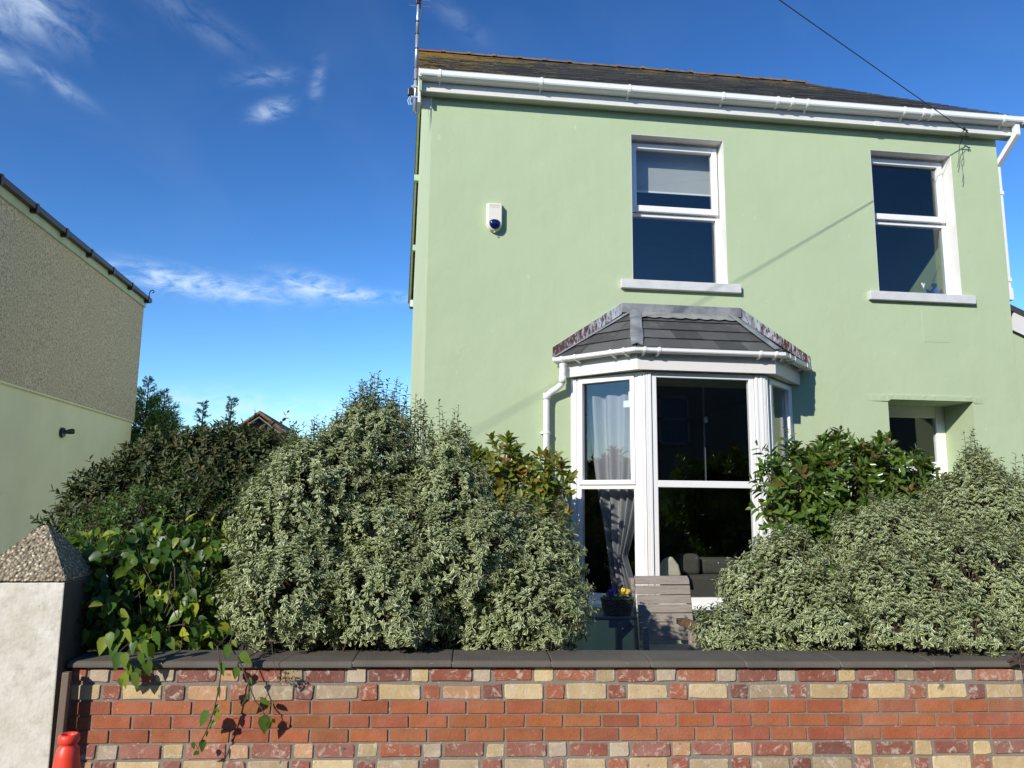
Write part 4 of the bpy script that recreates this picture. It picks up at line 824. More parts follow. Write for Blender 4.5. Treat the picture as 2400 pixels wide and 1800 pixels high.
def edge_run(off0, off1, z0, z1, ext=0.0):
    return MB().add([(xa + off0, ya, z0), (xb_ + off0, yb_ + ext, z0), (xb_ + off1, yb_ + ext, z0), (xa + off1, ya, z0), (xa + off0, ya, z1), (xb_ + off0, yb_ + ext, z1), (xb_ + off1, yb_ + ext, z1), (xa + off1, ya, z1)],
                    [(0, 3, 2, 1), (4, 5, 6, 7), (0, 1, 5, 4), (1, 2, 6, 5), (2, 3, 7, 6), (3, 0, 4, 7)])
nbp(edge_run(0.0, 0.035, zband - .03, zband - .005), 'drip_bead', 'limegreen')
nbp(edge_run(0.03, 0.06, 5.07, 5.20, .04), 'fascia_board', 'soffit')
ngt = nbp(edge_run(0.06, 0.135, 5.18, 5.26, .13), 'gutter', 'brown', bevel=0.012)
for k in range(7):
    f = 0.06 + k * 0.155; y = ya + (yb_ - ya) * f; x = xa + (xb_ - xa) * f
    nbp(MB().box(x + .055, x + .148, y - .03, y + .03, 5.135, 5.262), 'gutter_bracket', 'brown', ngt, bevel=0.006)
nbp(MB().tube([(xb_ + .10, yb_ + .05, 5.26), (xb_ + .10, yb_ + .05, 5.36), (xb_ + .12, yb_ + .05, 5.40), (xb_ + .16, yb_ + .05, 5.41), (xb_ + .18, yb_ + .05, 5.38), (xb_ + .15, yb_ + .05, 5.355)], .010, 6), 'wire_hook', 'black', ngt)
mb = MB().add([(xa + .07, ya - .1, 5.245), (xb_ + .07, yb_ + .05, 5.245), (xb_ - 5, yb_ + .05, 7.6), (xa - 5, ya - .1, 7.6), (xa - 9.9, ya - .1, 5.24), (xb_ - 9.9, yb_ + .05, 5.24)], [(0, 1, 2, 3), (3, 2, 5, 4), (0, 3, 4), (1, 5, 2)])
o = nbp(mb, 'roof', 'slate'); add_attr(o.data, 'rnd', [0.4] * 6)
nbp(MB().box(-4.93, -4.86, 9.3, 10.1, 1.0, 1.62), 'plinth_block', 'limegreen', bevel=0.01)
wlm = empty('wall_light', (-4.955, 11.62, 2.51), 'small black spotlight fixed to the pale green neighbouring wall', 'light')
MB().tube([(0, 0, 0), (.035, 0, 0)], [.075, .066], 20).build('wall_plate', 'black', wlm); MB().tube([(.03, 0, 0), (.05, .03, .01), (.07, .06, .02), (.10, .12, .03)], [.018, .024, .036, .040], 16).build('lamp_head', 'black', wlm)

fr_ = empty('distant_house', (-4.8, 26, 0), 'far brown roof with terracotta ridge tiles peeping over the bushes', 'house')
MB().add([(-1.6, -1, 3.05), (0, -1, 4.22), (1.6, -1, 3.05), (1.6, -1, 0), (-1.6, -1, 0), (-1.6, 5, 3.05), (0, 5, 4.22), (1.6, 5, 3.05), (1.6, 5, 0), (-1.6, 5, 0)], [(0, 1, 2, 3, 4), (5, 9, 8, 7, 6), (2, 7, 8, 3), (0, 4, 9, 5)]).build('gable_wall', plain('dark_cladding', (0.10, 0.085, 0.08), 0.8), fr_)
MB().add([(-1.9, -1.25, 2.86), (0, -1.25, 4.27), (1.9, -1.25, 2.86), (-1.9, 5, 2.86), (0, 5, 4.27), (1.9, 5, 2.86)], [(0, 1, 4, 3), (1, 2, 5, 4)]).build('roof', 'brown', fr_)
MB().tube([(-1.9, -1.25, 2.88), (0, -1.25, 4.29), (1.9, -1.25, 2.88)], .06, 8).tube([(0, -1.25, 4.27), (0, 5, 4.27)], .08, 8).build('ridge_tiles', 'ridge', fr_)
MB().tube([(-1.75, -1.28, 2.86), (0, -1.28, 4.14), (1.75, -1.28, 2.86)], .03, 6).build('mortar_line', 'mortar', fr_)

op = empty('opposite_house', (6, -12, 0), 'grey house across the street, seen only as a reflection in the bay pane, lengthened and raised to block sky light', 'house')
MB().add([(-40, 3, -.1), (34, 3, -.1), (34, -5, -.1), (-40, -5, -.1), (-40, 3, 5.9), (34, 3, 5.9), (34, -5, 5.9), (-40, -5, 5.9)], [(0, 1, 5, 4), (1, 2, 6, 5), (2, 3, 7, 6), (3, 0, 4, 7), (4, 5, 6, 7)]).build('wall', plain('grey_render', (0.16, 0.15, 0.14), 0.9), op)  # wall and roof stretched past the reflected house to hold back sky light
MB().add([(-40.2, 3.3, 5.85), (34.2, 3.3, 5.85), (34.2, -1, 8.6), (-40.2, -1, 8.6), (34.2, -5.3, 5.85), (-40.2, -5.3, 5.85)], [(0, 1, 2, 3), (3, 2, 4, 5)]).build('roof', 'dark', op)
for x in (1.9, -3.5):
    w_ = MB().box(x, x + .08, 3.0, 3.08, 3.5, 5.1).box(x + .97, x + 1.05, 3.0, 3.08, 3.5, 5.1).box(x, x + 1.05, 3.0, 3.08, 3.5, 3.58).box(x, x + 1.05, 3.0, 3.08, 5.02, 5.1).box(x, x + 1.05, 3.0, 3.08, 4.3, 4.36).build('window', 'sill_grey', op)
    MB().box(x + .08, x + .97, 3.01, 3.03, 3.58, 5.02).build('pane', plain('blue_curtain', (0.05, 0.12, 0.22), 0.5, 0.3, 8, 0, streak=(6, 1, .2)), w_)

# ------------------------------------------------------------ plants
def tmpl(kind):
    """leaf template: x along, y across, z up; returns verts, faces, edge value, tip value"""
    if kind == 'oval': X = [0, .22, .55, .84, 1.0]; Wd_ = [0, .40, .50, .34, 0]; curl = .62; fold = .30
    elif kind == 'lance': X = [0, .3, .7, 1.0]; Wd_ = [0, .5, .42, 0]; curl = .22; fold = .30
    elif kind == 'heart': X = [0, .12, .35, .66, 1.0]; Wd_ = [0.06, .42, .50, .30, 0]; curl = .25; fold = .18
    elif kind == 'needle': X = [0, .35, .7, 1.0]; Wd_ = [.15, .5, .36, 0]; curl = -.15; fold = .1
    V = []; E = []; T = []; idx = []
    for x, w in zip(X, Wd_):
        z = -curl * x * x
        if w == 0: idx.append((len(V),)); V.append((x, 0, z)); E.append(0.6); T.append(x)
        else:
            idx.append((len(V), len(V) + 1, len(V) + 2)); V += [(x, -w, z + fold * w * .5), (x, 0, z - fold * w * .3), (x, w, z + fold * w * .5)]; E += [1, 0, 1]; T += [x] * 3
    F = []
    for a, b in zip(idx[:-1], idx[1:]):
        if len(a) == 1: F += [(a[0], b[0], b[1]), (a[0], b[1], b[2])]
        elif len(b) == 1: F += [(a[0], b[0], a[1]), (a[1], b[0], a[2])]
        else: F += [(a[0], b[0], b[1]), (a[0], b[1], a[1]), (a[1], b[1], b[2]), (a[1], b[2], a[2])]
    return np.array(V), np.array(F), np.array(E, float), np.array(T, float)
def nrmz(a): return a / np.maximum(1e-9, np.linalg.norm(a, axis=-1, keepdims=True))
def leaves_mesh(name, P, A, Nn, size, wr_, kind, mat, parent, rnd, label=None, tipv=None):
    V0, F0, E0, T0 = tmpl(kind); A = nrmz(A); S = nrmz(np.cross(Nn, A)); Nn = np.cross(A, S); n = len(P); k = len(V0)
    sz = size[:, None, None]
    V = P[:, None, :] + sz * (V0[None, :, 0:1] * A[:, None, :] + V0[None, :, 1:2] * wr_ * S[:, None, :] + V0[None, :, 2:3] * Nn[:, None, :])
    F = (F0[None] + (np.arange(n) * k)[:, None, None]).reshape(-1)
    me = bpy.data.meshes.new(name); me.vertices.add(n * k); me.vertices.foreach_set('co', V.reshape(-1).astype(np.float32))
    nf = n * len(F0); me.loops.add(nf * 3); me.loops.foreach_set('vertex_index', F.astype(np.int32)); me.polygons.add(nf)
    me.polygons.foreach_set('loop_start', np.arange(nf, dtype=np.int32) * 3); me.polygons.foreach_set('loop_total', np.full(nf, 3, dtype=np.int32))
    me.polygons.foreach_set('use_smooth', np.ones(nf, dtype=bool))
    me.update(calc_edges=True)
    add_attr(me, 'rnd', np.repeat(rnd, k)); add_attr(me, 'edge', np.tile(E0, n))
    if tipv is not None: add_attr(me, 'tipv', np.repeat(tipv, k))
    me.materials.append(mat); o = bpy.data.objects.new(name, me); COL.objects.link(o); o.parent = parent
    if label: o['label'] = label
    return o
def pnoise(P, s, seed):
    r = np.random.RandomState(seed); v = 0
    for k in range(5):
        d = r.normal(size=3); d /= np.linalg.norm(d); v = v + np.sin((P @ d) * s * (1 + .5 * k) + r.uniform(0, 6.28)) / (1 + .35 * k)
    return v / 2.6
def twigs_from_blobs(blobs, dens, seed, layers=((0.97, 1.0), (0.78, .55), (0.55, .35)), up=0.45, rough=0.10, keep=None, clump=9):
    r = np.random.RandomState(seed); Ps, Ds, Ls = [], [], []
    B = np.array(blobs)
    for li, (rf, df) in enumerate(layers):
        for bi, (x, y, z, rr) in enumerate(B):
            n = int(dens * df * 4 * math.pi * rr * rr * rf * rf)
            d = nrmz(r.normal(size=(n, 3))); c = np.array([x, y, z]); P = c + d * rr
            f = rf * (1 + rough * pnoise(P, clump, seed + 5) + r.uniform(-.05, .05, n)); P = c + d * (rr * f)[:, None]
            ok = np.ones(n, bool)
            for bj, b2 in enumerate(B):
                if bj == bi: continue
                ok &= np.linalg.norm(P - b2[:3], axis=1) > b2[3] * (0.86 * rf)
            ok &= P[:, 2] > 0.02
            if keep is not None: ok &= keep(P)
            P, d = P[ok], d[ok]
            Ps.append(P); Ds.append(nrmz(d * .8 + np.array([0, 0, up]) + r.normal(size=P.shape) * .28)); Ls.append(np.full(len(P), li))
    return np.concatenate(Ps), np.concatenate(Ds), np.concatenate(Ls)
def whorled(P, D_, L, n, size, seed, th0=80, th1=35, droop=0.0, spread=0.25):
    """leaves spiralling up each twig"""
    r = np.random.RandomState(seed); m_ = len(P); e1 = nrmz(np.cross(D_, r.normal(size=D_.shape))); e2 = np.cross(D_, e1); ph = r.uniform(0, 6.28, m_)
    OP, OA, ON, OS, OR = [], [], [], [], []
    tw = r.uniform(0, 1, m_)
    for k in range(n):
        t = (k + .6) / n; a = ph + k * 2.3999 + r.normal(size=m_) * .3
        rad_ = e1 * np.cos(a)[:, None] + e2 * np.sin(a)[:, None]; th = np.radians(th0 + (th1 - th0) * t + r.normal(size=m_) * 9)[:, None]
        Fd = rad_ * np.sin(th) + D_ * np.cos(th); Nn = D_ * np.sin(th) - rad_ * np.cos(th)
        Nn = nrmz(Nn + r.normal(size=Nn.shape) * spread); Fd = Fd + np.array([0, 0, -droop])
        OP.append(P + D_ * (L * t)[:, None]); OA.append(Fd); ON.append(Nn); OS.append(size * (0.75 + .35 * math.sin(math.pi * min(1, t * 1.05))) * r.uniform(.8, 1.2, m_)); OR.append(np.clip(.35 * tw + .65 * r.uniform(0, 1, m_), 0, 1))
    return [np.concatenate(q) for q in (OP, OA, ON, OS, OR)]
def stems(name, P, D_, L, mat, parent, back=.12, r0=.0022, extra=None):
    n = len(P); e1 = nrmz(np.cross(D_, np.array([.3, .2, .9]))); e2 = np.cross(D_, e1); V = []
    for t, rr in ((-back, r0 * 1.3), (0, r0), (1, r0 * .5)):
        c = P + D_ * (t if t < 0 else L * t if np.isscalar(L) else (L * t)[:, None])
        for q in range(3): V.append(c + (e1 * math.cos(q * 2.094) + e2 * math.sin(q * 2.094)) * rr)
    V = np.stack(V, 1).reshape(-1, 3); F0 = []
    for i in range(2):
        for q in range(3): F0.append((i * 3 + q, i * 3 + (q + 1) % 3, (i + 1) * 3 + (q + 1) % 3, (i + 1) * 3 + q))
    F = (np.array(F0)[None] + (np.arange(n) * 9)[:, None, None]).reshape(-1, 4).tolist(); V = V.tolist()
    if extra: k = len(V); V += [tuple(v) for v in extra.v]; F += [tuple(k + i for i in f) for f in extra.f]
    me = bpy.data.meshes.new(name); me.from_pydata(V, [], F); me.materials.append(MT[mat]); o = bpy.data.objects.new(name, me); COL.objects.link(o); o.parent = parent; return o
def limbs(base, blobs, r=0.025, seed=0):
    random.seed(seed); mb = MB()
    for (x, y, z, rr) in blobs:
        b = Vector(base) + Vector((random.uniform(-.06, .06), random.uniform(-.05, .05), 0)); e = Vector((x, y, z)); m1 = b.lerp(e, .45) + Vector((random.uniform(-.08, .08), random.uniform(-.06, .06), .10))
        mb.tube([b, b.lerp(m1, .5), m1, e], [r, r * .8, r * .6, r * .3], 6)
        for k in range(4):
            q = e + Vector((random.uniform(-1, 1), random.uniform(-1, 1), random.uniform(-.3, 1))) * rr * .75; mb.tube([m1.lerp(e, .5), e.lerp(q, .5) + Vector((0, 0, .02)), q], [r * .4, r * .25, r * .1], 5)
    return mb
def wall_y(x): return 4.4 - 0.0758 * x
def behind_wall(P): return (P[:, 1] > wall_y(P[:, 0]) + .30) | (P[:, 2] > .80)
def plant(name, label, cat, base, blobs, dens, tw, nl, size, wr_, kind, mat, seed, keep=behind_wall, up=.45, th=(80, 35), droop=0, layers=((0.97, 1.0), (0.78, .55), (0.55, .3)), rough=.10, group=None, extra_tw=None, tipfrac=0, clump=9, spread=.25, gaps=0):
    root = empty(name, base, label, cat, group); b = np.array(base)
    P, D_, Ly = twigs_from_blobs(blobs, dens, seed, layers, up, rough, keep, clump)
    if gaps: ok_ = (pnoise(P, 22, seed + 40) + .5 * pnoise(P, 45, seed + 41) > -gaps) | (Ly > 0); P, D_, Ly = P[ok_], D_[ok_], Ly[ok_]
    r = np.random.RandomState(seed + 77); L = tw * r.uniform(.6, 1.35, len(P)); L[(r.uniform(0, 1, len(P)) < .05) & (D_[:, 2] > .5) & (Ly == 0)] *= 1.8
    if extra_tw is not None:
        eP, eD, eL = extra_tw; P = np.concatenate([P, eP]); D_ = np.concatenate([D_, eD]); L = np.concatenate([L, eL]); Ly = np.concatenate([Ly, np.zeros(len(eP))])
    LP, LA, LN, LS, LR = whorled(P, D_, L, nl, size, seed + 1, *th, droop, spread)
    tv = None
    if tipfrac: tv = np.concatenate([np.full(len(P), max(0., (k + .6) / nl * 2.2 - 1.2)) for k in range(nl)]) * (np.tile(r.uniform(0, 1, len(P)), nl) < tipfrac)
    leaves_mesh('foliage', LP - b, LA, LN, LS, wr_, kind, mat, root, LR, tipv=tv)
    ex = limbs((0, 0, 0), [(x - b[0], y - b[1], z - b[2], q) for x, y, z, q in blobs], .02, seed)
    stems('branches', P - b, D_, L, 'bark', root, extra=ex)
    return root
def spires(tops, seed, n=9, L=.2, w=.05):
    """vertical leaders that break the outline"""
    r = np.random.RandomState(seed); P, Dd, Ls = [], [], []
    for (x, y, z) in tops:
        for k in range(n): P.append((x + r.normal() * w, y + r.normal() * w, z - L * 0.6 - abs(r.normal()) * .05)); Dd.append((r.normal() * .12, r.normal() * .12, 1)); Ls.append(L * r.uniform(.6, 1.15))
    return np.array(P), nrmz(np.array(Dd)), np.array(Ls)

pitt = leaf_mat('variegated_leaf', [(0.05, 0.078, 0.022), (0.085, 0.12, 0.032), (0.125, 0.16, 0.045), (0.18, 0.21, 0.065)], edge=(0.68, 0.72, 0.42), trans=.14, rough=.34)
B1 = [(-0.31,5.60,1.95,0.33),(-0.32,5.60,2.18,0.16),(-0.60,5.50,1.60,0.46),(-0.80,5.35,1.39,0.36),(-0.71,5.15,1.02,0.40),(-0.15,5.40,1.34,0.41),(-0.10,5.10,0.99,0.40),(-0.91,5.00,1.01,0.19),(-0.14,5.60,1.70,0.25),(-0.72,5.50,1.74,0.26),(-0.48,4.85,0.84,0.12),(0.05,4.85,0.83,0.12),(-.3,5.1,.6,.35)]
B2 = [(0.27,5.50,1.96,0.14),(0.28,5.40,1.66,0.28),(0.68,5.40,1.22,0.36),(0.35,5.20,1.22,0.38),(0.88,5.30,1.20,0.30),(0.84,5.05,0.94,0.29),(0.37,5.00,0.92,0.26),(0.58,4.82,0.84,0.12),(.6,5.2,.6,.35)]
B3 = [(4.51,5.70,1.90,0.15),(4.44,5.60,1.55,0.38),(4.91,5.60,1.50,0.36),(3.72,5.50,1.27,0.37),(3.46,5.50,1.30,0.30),(2.68,5.35,1.11,0.30),(2.38,5.30,1.04,0.20),(2.08,5.10,0.78,0.17),(2.67,5.10,0.86,0.33),(3.35,5.10,0.92,0.40),(4.03,5.15,1.00,0.47),(4.58,5.20,0.99,0.48),(2.56,4.62,0.88,0.13),(2.9,4.5,0.88,0.13),(3.02,4.38,0.86,0.10),(3.31,4.38,0.88,0.13),(3.38,4.06,0.78,0.07),(3.9,4.6,.95,.2),(3.2,5.2,.6,.4),(2.3,5.1,.55,.3)]
GP_ = 'variegated shrubs behind the garden wall'
PT = dict(tw=.080, nl=13, size=.032, wr_=.50, kind='oval', mat=pitt, th=(82, 30), rough=.19, clump=12, up=.6, spread=.28, gaps=.55)
def near(B, f=.945): return [(x * f, y * f, 1.565 + (z - 1.6) * f, max(.06, r * f - .030)) if y > 5.04 else (x, y - .06, z, r * .85) for x, y, z, r in B]
def nearp(B, f=.945): return [(x * f, y * f, 1.6 + (z - 1.6) * f) for x, y, z in B]
plant('variegated_shrub', 'tallest cream-edged grey-green shrub, left of centre behind the wall', 'shrub', (-0.3, 5.4, 0), near(B1), 470, seed=1, group=GP_, extra_tw=spires(nearp([(-.33, 5.6, 2.36), (-.12, 5.6, 2.30), (-.52, 5.6, 2.2), (.10, 5.6, 2.12), (-.42, 5.6, 2.30), (-.78, 5.5, 2.06), (-.95, 5.4, 1.86), (-1.05, 5.3, 1.68), (-.66, 5.5, 2.12), (-.2, 5.6, 2.40), (-.28, 5.6, 2.44), (.02, 5.6, 2.26)]), 3, 12), **PT)
plant('variegated_shrub', 'cream-edged grey-green shrub just left of the wooden seat', 'shrub', (0.5, 5.3, 0), near(B2), 470, seed=2, group=GP_, extra_tw=spires(nearp([(.27, 5.5, 2.22), (.25, 5.5, 2.12), (.33, 5.5, 2.06), (.12, 5.5, 1.98), (.45, 5.5, 1.86), (.75, 5.4, 1.68), (1.0, 5.4, 1.62)]), 4, 7), **PT)
plant('variegated_shrub', 'wide cream-edged grey-green shrub right of the wooden seat', 'shrub', (3.4, 5.3, 0), near(B3), 470, seed=3, group=GP_, extra_tw=spires(nearp([(4.5, 5.7, 2.14), (4.42, 5.7, 2.02), (4.6, 5.7, 2.0), (4.9, 5.7, 1.95), (4.38, 5.7, 1.95), (3.6, 5.6, 1.68), (3.95, 5.6, 1.62)]), 5, 8), **PT)
# dark evergreen mass on the left
vib = leaf_mat('dark_evergreen_leaf', [(0.030, 0.052, 0.016), (0.055, 0.082, 0.024), (0.085, 0.10, 0.03), (0.14, 0.10, 0.035)], trans=.1, rough=.55, spec=.35)
V_ = [(-1.64,7.00,1.70,0.45),(-2.10,7.00,1.72,0.38),(-1.27,7.00,1.76,0.38),(-2.38,6.80,1.42,0.35),(-2.54,6.50,1.28,0.22),(-1.73,6.60,1.33,0.45),(-1.9,6.6,.8,.6),(-.9,6.9,1.5,.42),(-1.48,5.85,1.36,.27),(-1.12,5.9,1.42,.24),(-1.82,5.8,1.27,.22)]
plant('evergreen_bush', 'large dark brown-green evergreen bush beside the neighbouring wall', 'bush', (-1.8, 6.9, 0), V_, 210, .13, 11, .062, .36, 'lance', vib, 11, up=.35, keep=None)
prv = leaf_mat('privet_leaf', [(0.05, 0.10, 0.02), (0.09, 0.16, 0.035), (0.15, 0.22, 0.05)], trans=.3, rough=.4)
plant('privet', 'small bright green shrub spreading behind the pillar cap', 'shrub', (-2.1, 5.5, 0), [(-2.05,5.5,1.30,.17),(-1.85,5.6,1.38,.22),(-1.6,5.7,1.36,.24),(-2.0,5.5,.95,.25)], 230, .10, 10, .034, .42, 'lance', prv, 12, keep=None)
# climber with big leaves
clm = leaf_mat('climber_leaf', [(0.045, 0.10, 0.02), (0.085, 0.17, 0.026), (0.17, 0.26, 0.035), (0.48, 0.48, 0.055)], trans=.38, rough=.38, spec=.45)
def climber():
    root = empty('climber', (-1.55, 5.1, 0), 'broad-leaved green climber spilling over the wall beside the pillar', 'climber')
    CLB = [(-1.60,5.20,1.06,0.32),(-1.87,5.10,1.19,0.20),(-1.32,5.20,1.16,0.24),(-1.59,5.00,0.90,0.24),(-1.88,4.92,1.24,0.10),(-1.49,4.85,0.79,0.12),(-1.33,5.00,0.90,0.22),(-1.55,4.72,.80,.07),(-1.78,4.86,1.05,.13),(-1.75,4.9,1.22,.12),(-1.15,5.3,1.20,.18),(-1.72,4.72,.95,.09),(-1.95,4.75,1.2,.07)]
    P, D_, Ly = twigs_from_blobs(CLB, 150, 31, ((1.0, 1.0), (.8, .8), (.55, .5)), .1, .16, behind_wall)
    r = np.random.RandomState(5); b = np.array((-1.55, 5.1, 0)); L = r.uniform(.05, .12, len(P))
    OP, OA, ON, OS, OR = [], [], [], [], []
    for k in range(3):
        out = D_ + r.normal(size=D_.shape) * .5; A = nrmz(out * .35 + np.array([0, -.1, -1.0]) + r.normal(size=P.shape) * .6); Nn = nrmz(out + np.array([-.25, -.4, .6]) + r.normal(size=P.shape) * .55)
        OP.append(P + D_ * (L * k / 3)[:, None] + r.normal(size=P.shape) * .02); OA.append(A); ON.append(Nn); OS.append(r.uniform(.042, .108, len(P))); OR.append(r.uniform(0, 1, len(P)) ** 1.6)
    # trailing stems in front of the wall, with their leaves
    S1 = [(-0.985,4.60,0.86),(-0.989,4.365,0.833),(-0.973,4.354,0.767),(-0.960,4.353,0.713),(-0.965,4.353,0.643),(-0.973,4.354,0.582),(-0.984,4.355,0.521),(-1.003,4.356,0.453),(-1.019,4.357,0.407),(-1.037,4.359,0.374),(-1.053,4.360,0.332)]
    S2 = [(-.95,4.6,.9),(-0.934,4.391,0.851),(-0.911,4.379,0.812),(-0.876,4.376,0.761),(-0.844,4.374,0.695),(-0.816,4.372,0.629),(-0.780,4.369,0.555),(-0.746,4.367,0.520),(-0.732,4.366,0.490)]
    LV = [(-0.964,4.363,0.636,-0.976,4.364,0.578),(-0.970,4.364,0.548,-0.968,4.363,0.511),(-0.976,4.364,0.521,-0.965,4.363,0.468),(-1.013,4.367,0.513,-1.067,4.371,0.442),(-0.972,4.364,0.464,-1.001,4.366,0.426),(-1.012,4.367,0.415,-1.030,4.368,0.396),(-1.033,4.368,0.374,-1.025,4.368,0.317),(-1.079,4.372,0.363,-1.099,4.373,0.329),(-1.048,4.370,0.317,-1.073,4.371,0.284),(-0.964,4.363,0.755,-0.933,4.361,0.697),(-0.927,4.360,0.845,-0.941,4.361,0.767),(-1.027,4.368,0.860,-1.024,4.368,0.817),
          (-0.874,4.386,0.800,-0.830,4.383,0.730),(-0.886,4.387,0.726,-0.898,4.388,0.664),(-0.822,4.382,0.602,-0.849,4.384,0.521),(-0.757,4.377,0.574,-0.706,4.374,0.528),(-0.732,4.376,0.486,-0.734,4.376,0.390),(-0.706,4.374,0.455,-0.715,4.374,0.405),(-0.819,4.382,0.675,-0.828,4.383,0.632),(-0.919,4.390,0.863,-0.900,4.388,0.828),(-0.691,4.372,0.466,-0.670,4.371,0.443),
          (-1.448,4.44,.745,-1.455,4.43,.66),(-1.407,4.437,.72,-1.40,4.42,.645),(-1.487,4.44,.67,-1.48,4.44,.62),(-1.464,4.43,.80,-1.47,4.42,.72),(-1.392,4.436,.80,-1.38,4.43,.72),(-1.36,4.46,.84,-1.33,4.44,.77),(-1.53,4.46,.84,-1.55,4.44,.77),(-1.43,4.45,.86,-1.44,4.43,.79),(-1.50,4.45,.80,-1.51,4.43,.71),(-1.42,4.43,.70,-1.41,4.42,.615),(-1.36,4.43,.76,-1.35,4.42,.68),(-1.46,4.43,.70,-1.47,4.42,.62),(-1.56,4.46,.90,-1.58,4.44,.82),(-1.33,4.47,.90,-1.31,4.45,.82),(-1.47,4.44,.92,-1.46,4.42,.84),(-1.60,4.5,.87,-1.63,4.47,.79),(-1.38,4.44,.86,-1.37,4.42,.77),(-1.28,4.5,.86,-1.25,4.47,.80)]
    LV = np.array(LV); p0 = LV[:, :3]; d = LV[:, 3:] - p0; sz = np.linalg.norm(d, axis=1) * 1.08
    fd = nrmz(d + r.normal(size=d.shape) * .01); nn = nrmz(np.array([-.35, -1, .35]) + r.normal(size=d.shape) * .35)
    OP.append(p0); OA.append(fd); ON.append(nn); OS.append(sz); OR.append(r.uniform(.1, .8, len(p0)))
    OP, OA, ON, OS, OR = [np.concatenate(q) for q in (OP, OA, ON, OS, OR)]
    leaves_mesh('foliage', OP - b, OA, ON, OS, .62, 'heart', clm, root, OR)
    mb = limbs((0, 0, 0), [(x - b[0], y - b[1], z - b[2], q) for x, y, z, q in CLB], .014, 3)
    for S in (S1, S2): mb.tube([Vector(p) - Vector(b) for p in S], [.0035] * (len(S) - 1) + [.0015], 6)
    for l_ in LV[:21]:
        a_ = Vector(l_[:3]) - Vector(b); s_ = min([Vector(p) for p in S1 + S2], key=lambda p: (p - Vector(b) - a_).length) - Vector(b); mb.tube([s_, s_.lerp(a_, .6) + Vector((0, 0, .006)), a_], .0013, 5)
    for k in range(26):
        a_ = Vector((random.uniform(-.25, .3), random.uniform(-.35, -.1), random.uniform(.8, 1.3))); mb.tube([a_, a_ + Vector((random.uniform(-.1, .1), -.05, -.12)), a_ + Vector((random.uniform(-.15, .15), -.06, -.25))], .003, 5)
    stems('branches', P - b, D_, L, 'bark', root, extra=mb)
climber()
# dried seed head hanging on the wall
def dried():
    root = empty('dried_seedhead', (-.64, 4.39, .66), 'small dried brown seed head hanging against the bricks under the coping', 'seed head'); r = np.random.RandomState(4); n = 90
    P = r.normal(size=(n, 3)) * np.array([.022, .010, .016]) + np.array([0, -.012, .008]); A = nrmz(r.normal(size=(n, 3))); Nn = nrmz(r.normal(size=(n, 3)) + np.array([0, -1, .3]))
    leaves_mesh('petals', P, A, Nn, r.uniform(.008, .016, n), .8, 'heart', leaf_mat('dry_petal', [(0.16, 0.07, 0.03), (0.36, 0.20, 0.10), (0.5, 0.38, 0.24)], trans=.15, rough=.8), root, r.uniform(0, 1, n))
    MB().tube([(-.10, .12, .19), (-.07, .014, .11), (-.05, .01, .03), (-.02, -.01, .0)], .0016, 5).tube([(-.02, -.01, 0), (.03, -.01, .03)], .0012, 5).build('stalk', 'bark', root)
dried()
fl = MB().add([(-.025, 0, .004), (-.01, -.010, .0), (.012, -.009, .012), (.028, 0, .004), (.01, .010, .002), (-.012, .009, .010)], [(0, 1, 5), (1, 2, 4, 5), (2, 3, 4)]).build('fallen_leaf', plain('yellow_leaf', (0.55, 0.42, 0.12), 0.6)); fl.location = (-1.70, 4.60, .775); fl.modifiers.new('s', 'SOLIDIFY').thickness = .0012; tag(fl, 'curled yellow leaf lying on the coping near the pillar', 'leaf')
# glossy shrubs close to the house
pho = leaf_mat('glossy_leaf', [(0.05, 0.10, 0.018), (0.085, 0.15, 0.024), (0.13, 0.20, 0.03), (0.20, 0.24, 0.045)], tip=(0.16, 0.06, 0.03), trans=.28, rough=.24, spec=.6)
pho2 = leaf_mat('olive_leaf', [(0.08, 0.13, 0.02), (0.15, 0.20, 0.03), (0.24, 0.24, 0.04), (0.32, 0.18, 0.04)], tip=(0.30, 0.10, 0.03), trans=.25, rough=.3, spec=.5)
PH = dict(wr_=.42, kind='lance', th=(75, 30), keep=None, layers=((.98, 1.0), (.75, .6), (.45, .4)), rough=.16, tipfrac=.16, clump=7, group='glossy shrubs against the house')
plant('glossy_shrub', 'glossy dark green shrub with reddish tips between bay window and door', 'shrub', (3.8, 6.4, 0), [(3.33,6.40,1.77,0.23),(3.82,6.50,1.84,0.30),(4.26,6.50,1.88,0.24),(3.66,6.40,1.62,0.34),(3.24,6.30,1.53,0.18),(4.45,6.40,1.80,0.14),(3.8,6.4,1.2,.4),(4.3,6.4,1.4,.35)], 90, .12, 9, .092, seed=21, mat=pho, extra_tw=spires([(3.78, 6.5, 2.20), (4.28, 6.5, 2.20), (4.05, 6.5, 2.10), (3.3, 6.4, 2.02)], 7, 4, .15, .04), **PH)
plant('glossy_shrub', 'smaller olive and bronze leaved shrub left of the bay downpipe', 'shrub', (1.15, 7.45, 0), [(0.82,7.45,1.88,0.20),(1.15,7.45,1.74,0.22),(1.33,7.4,1.80,0.14),(.64,7.45,1.77,.22),(1.04,7.4,1.38,.34)], 62, .13, 9, .105, seed=22, mat=pho2, extra_tw=spires([(.81, 7.45, 2.22), (.93, 7.45, 2.18), (1.34, 7.4, 2.06), (.49, 7.45, 2.15)], 8, 3, .14, .04), **PH)
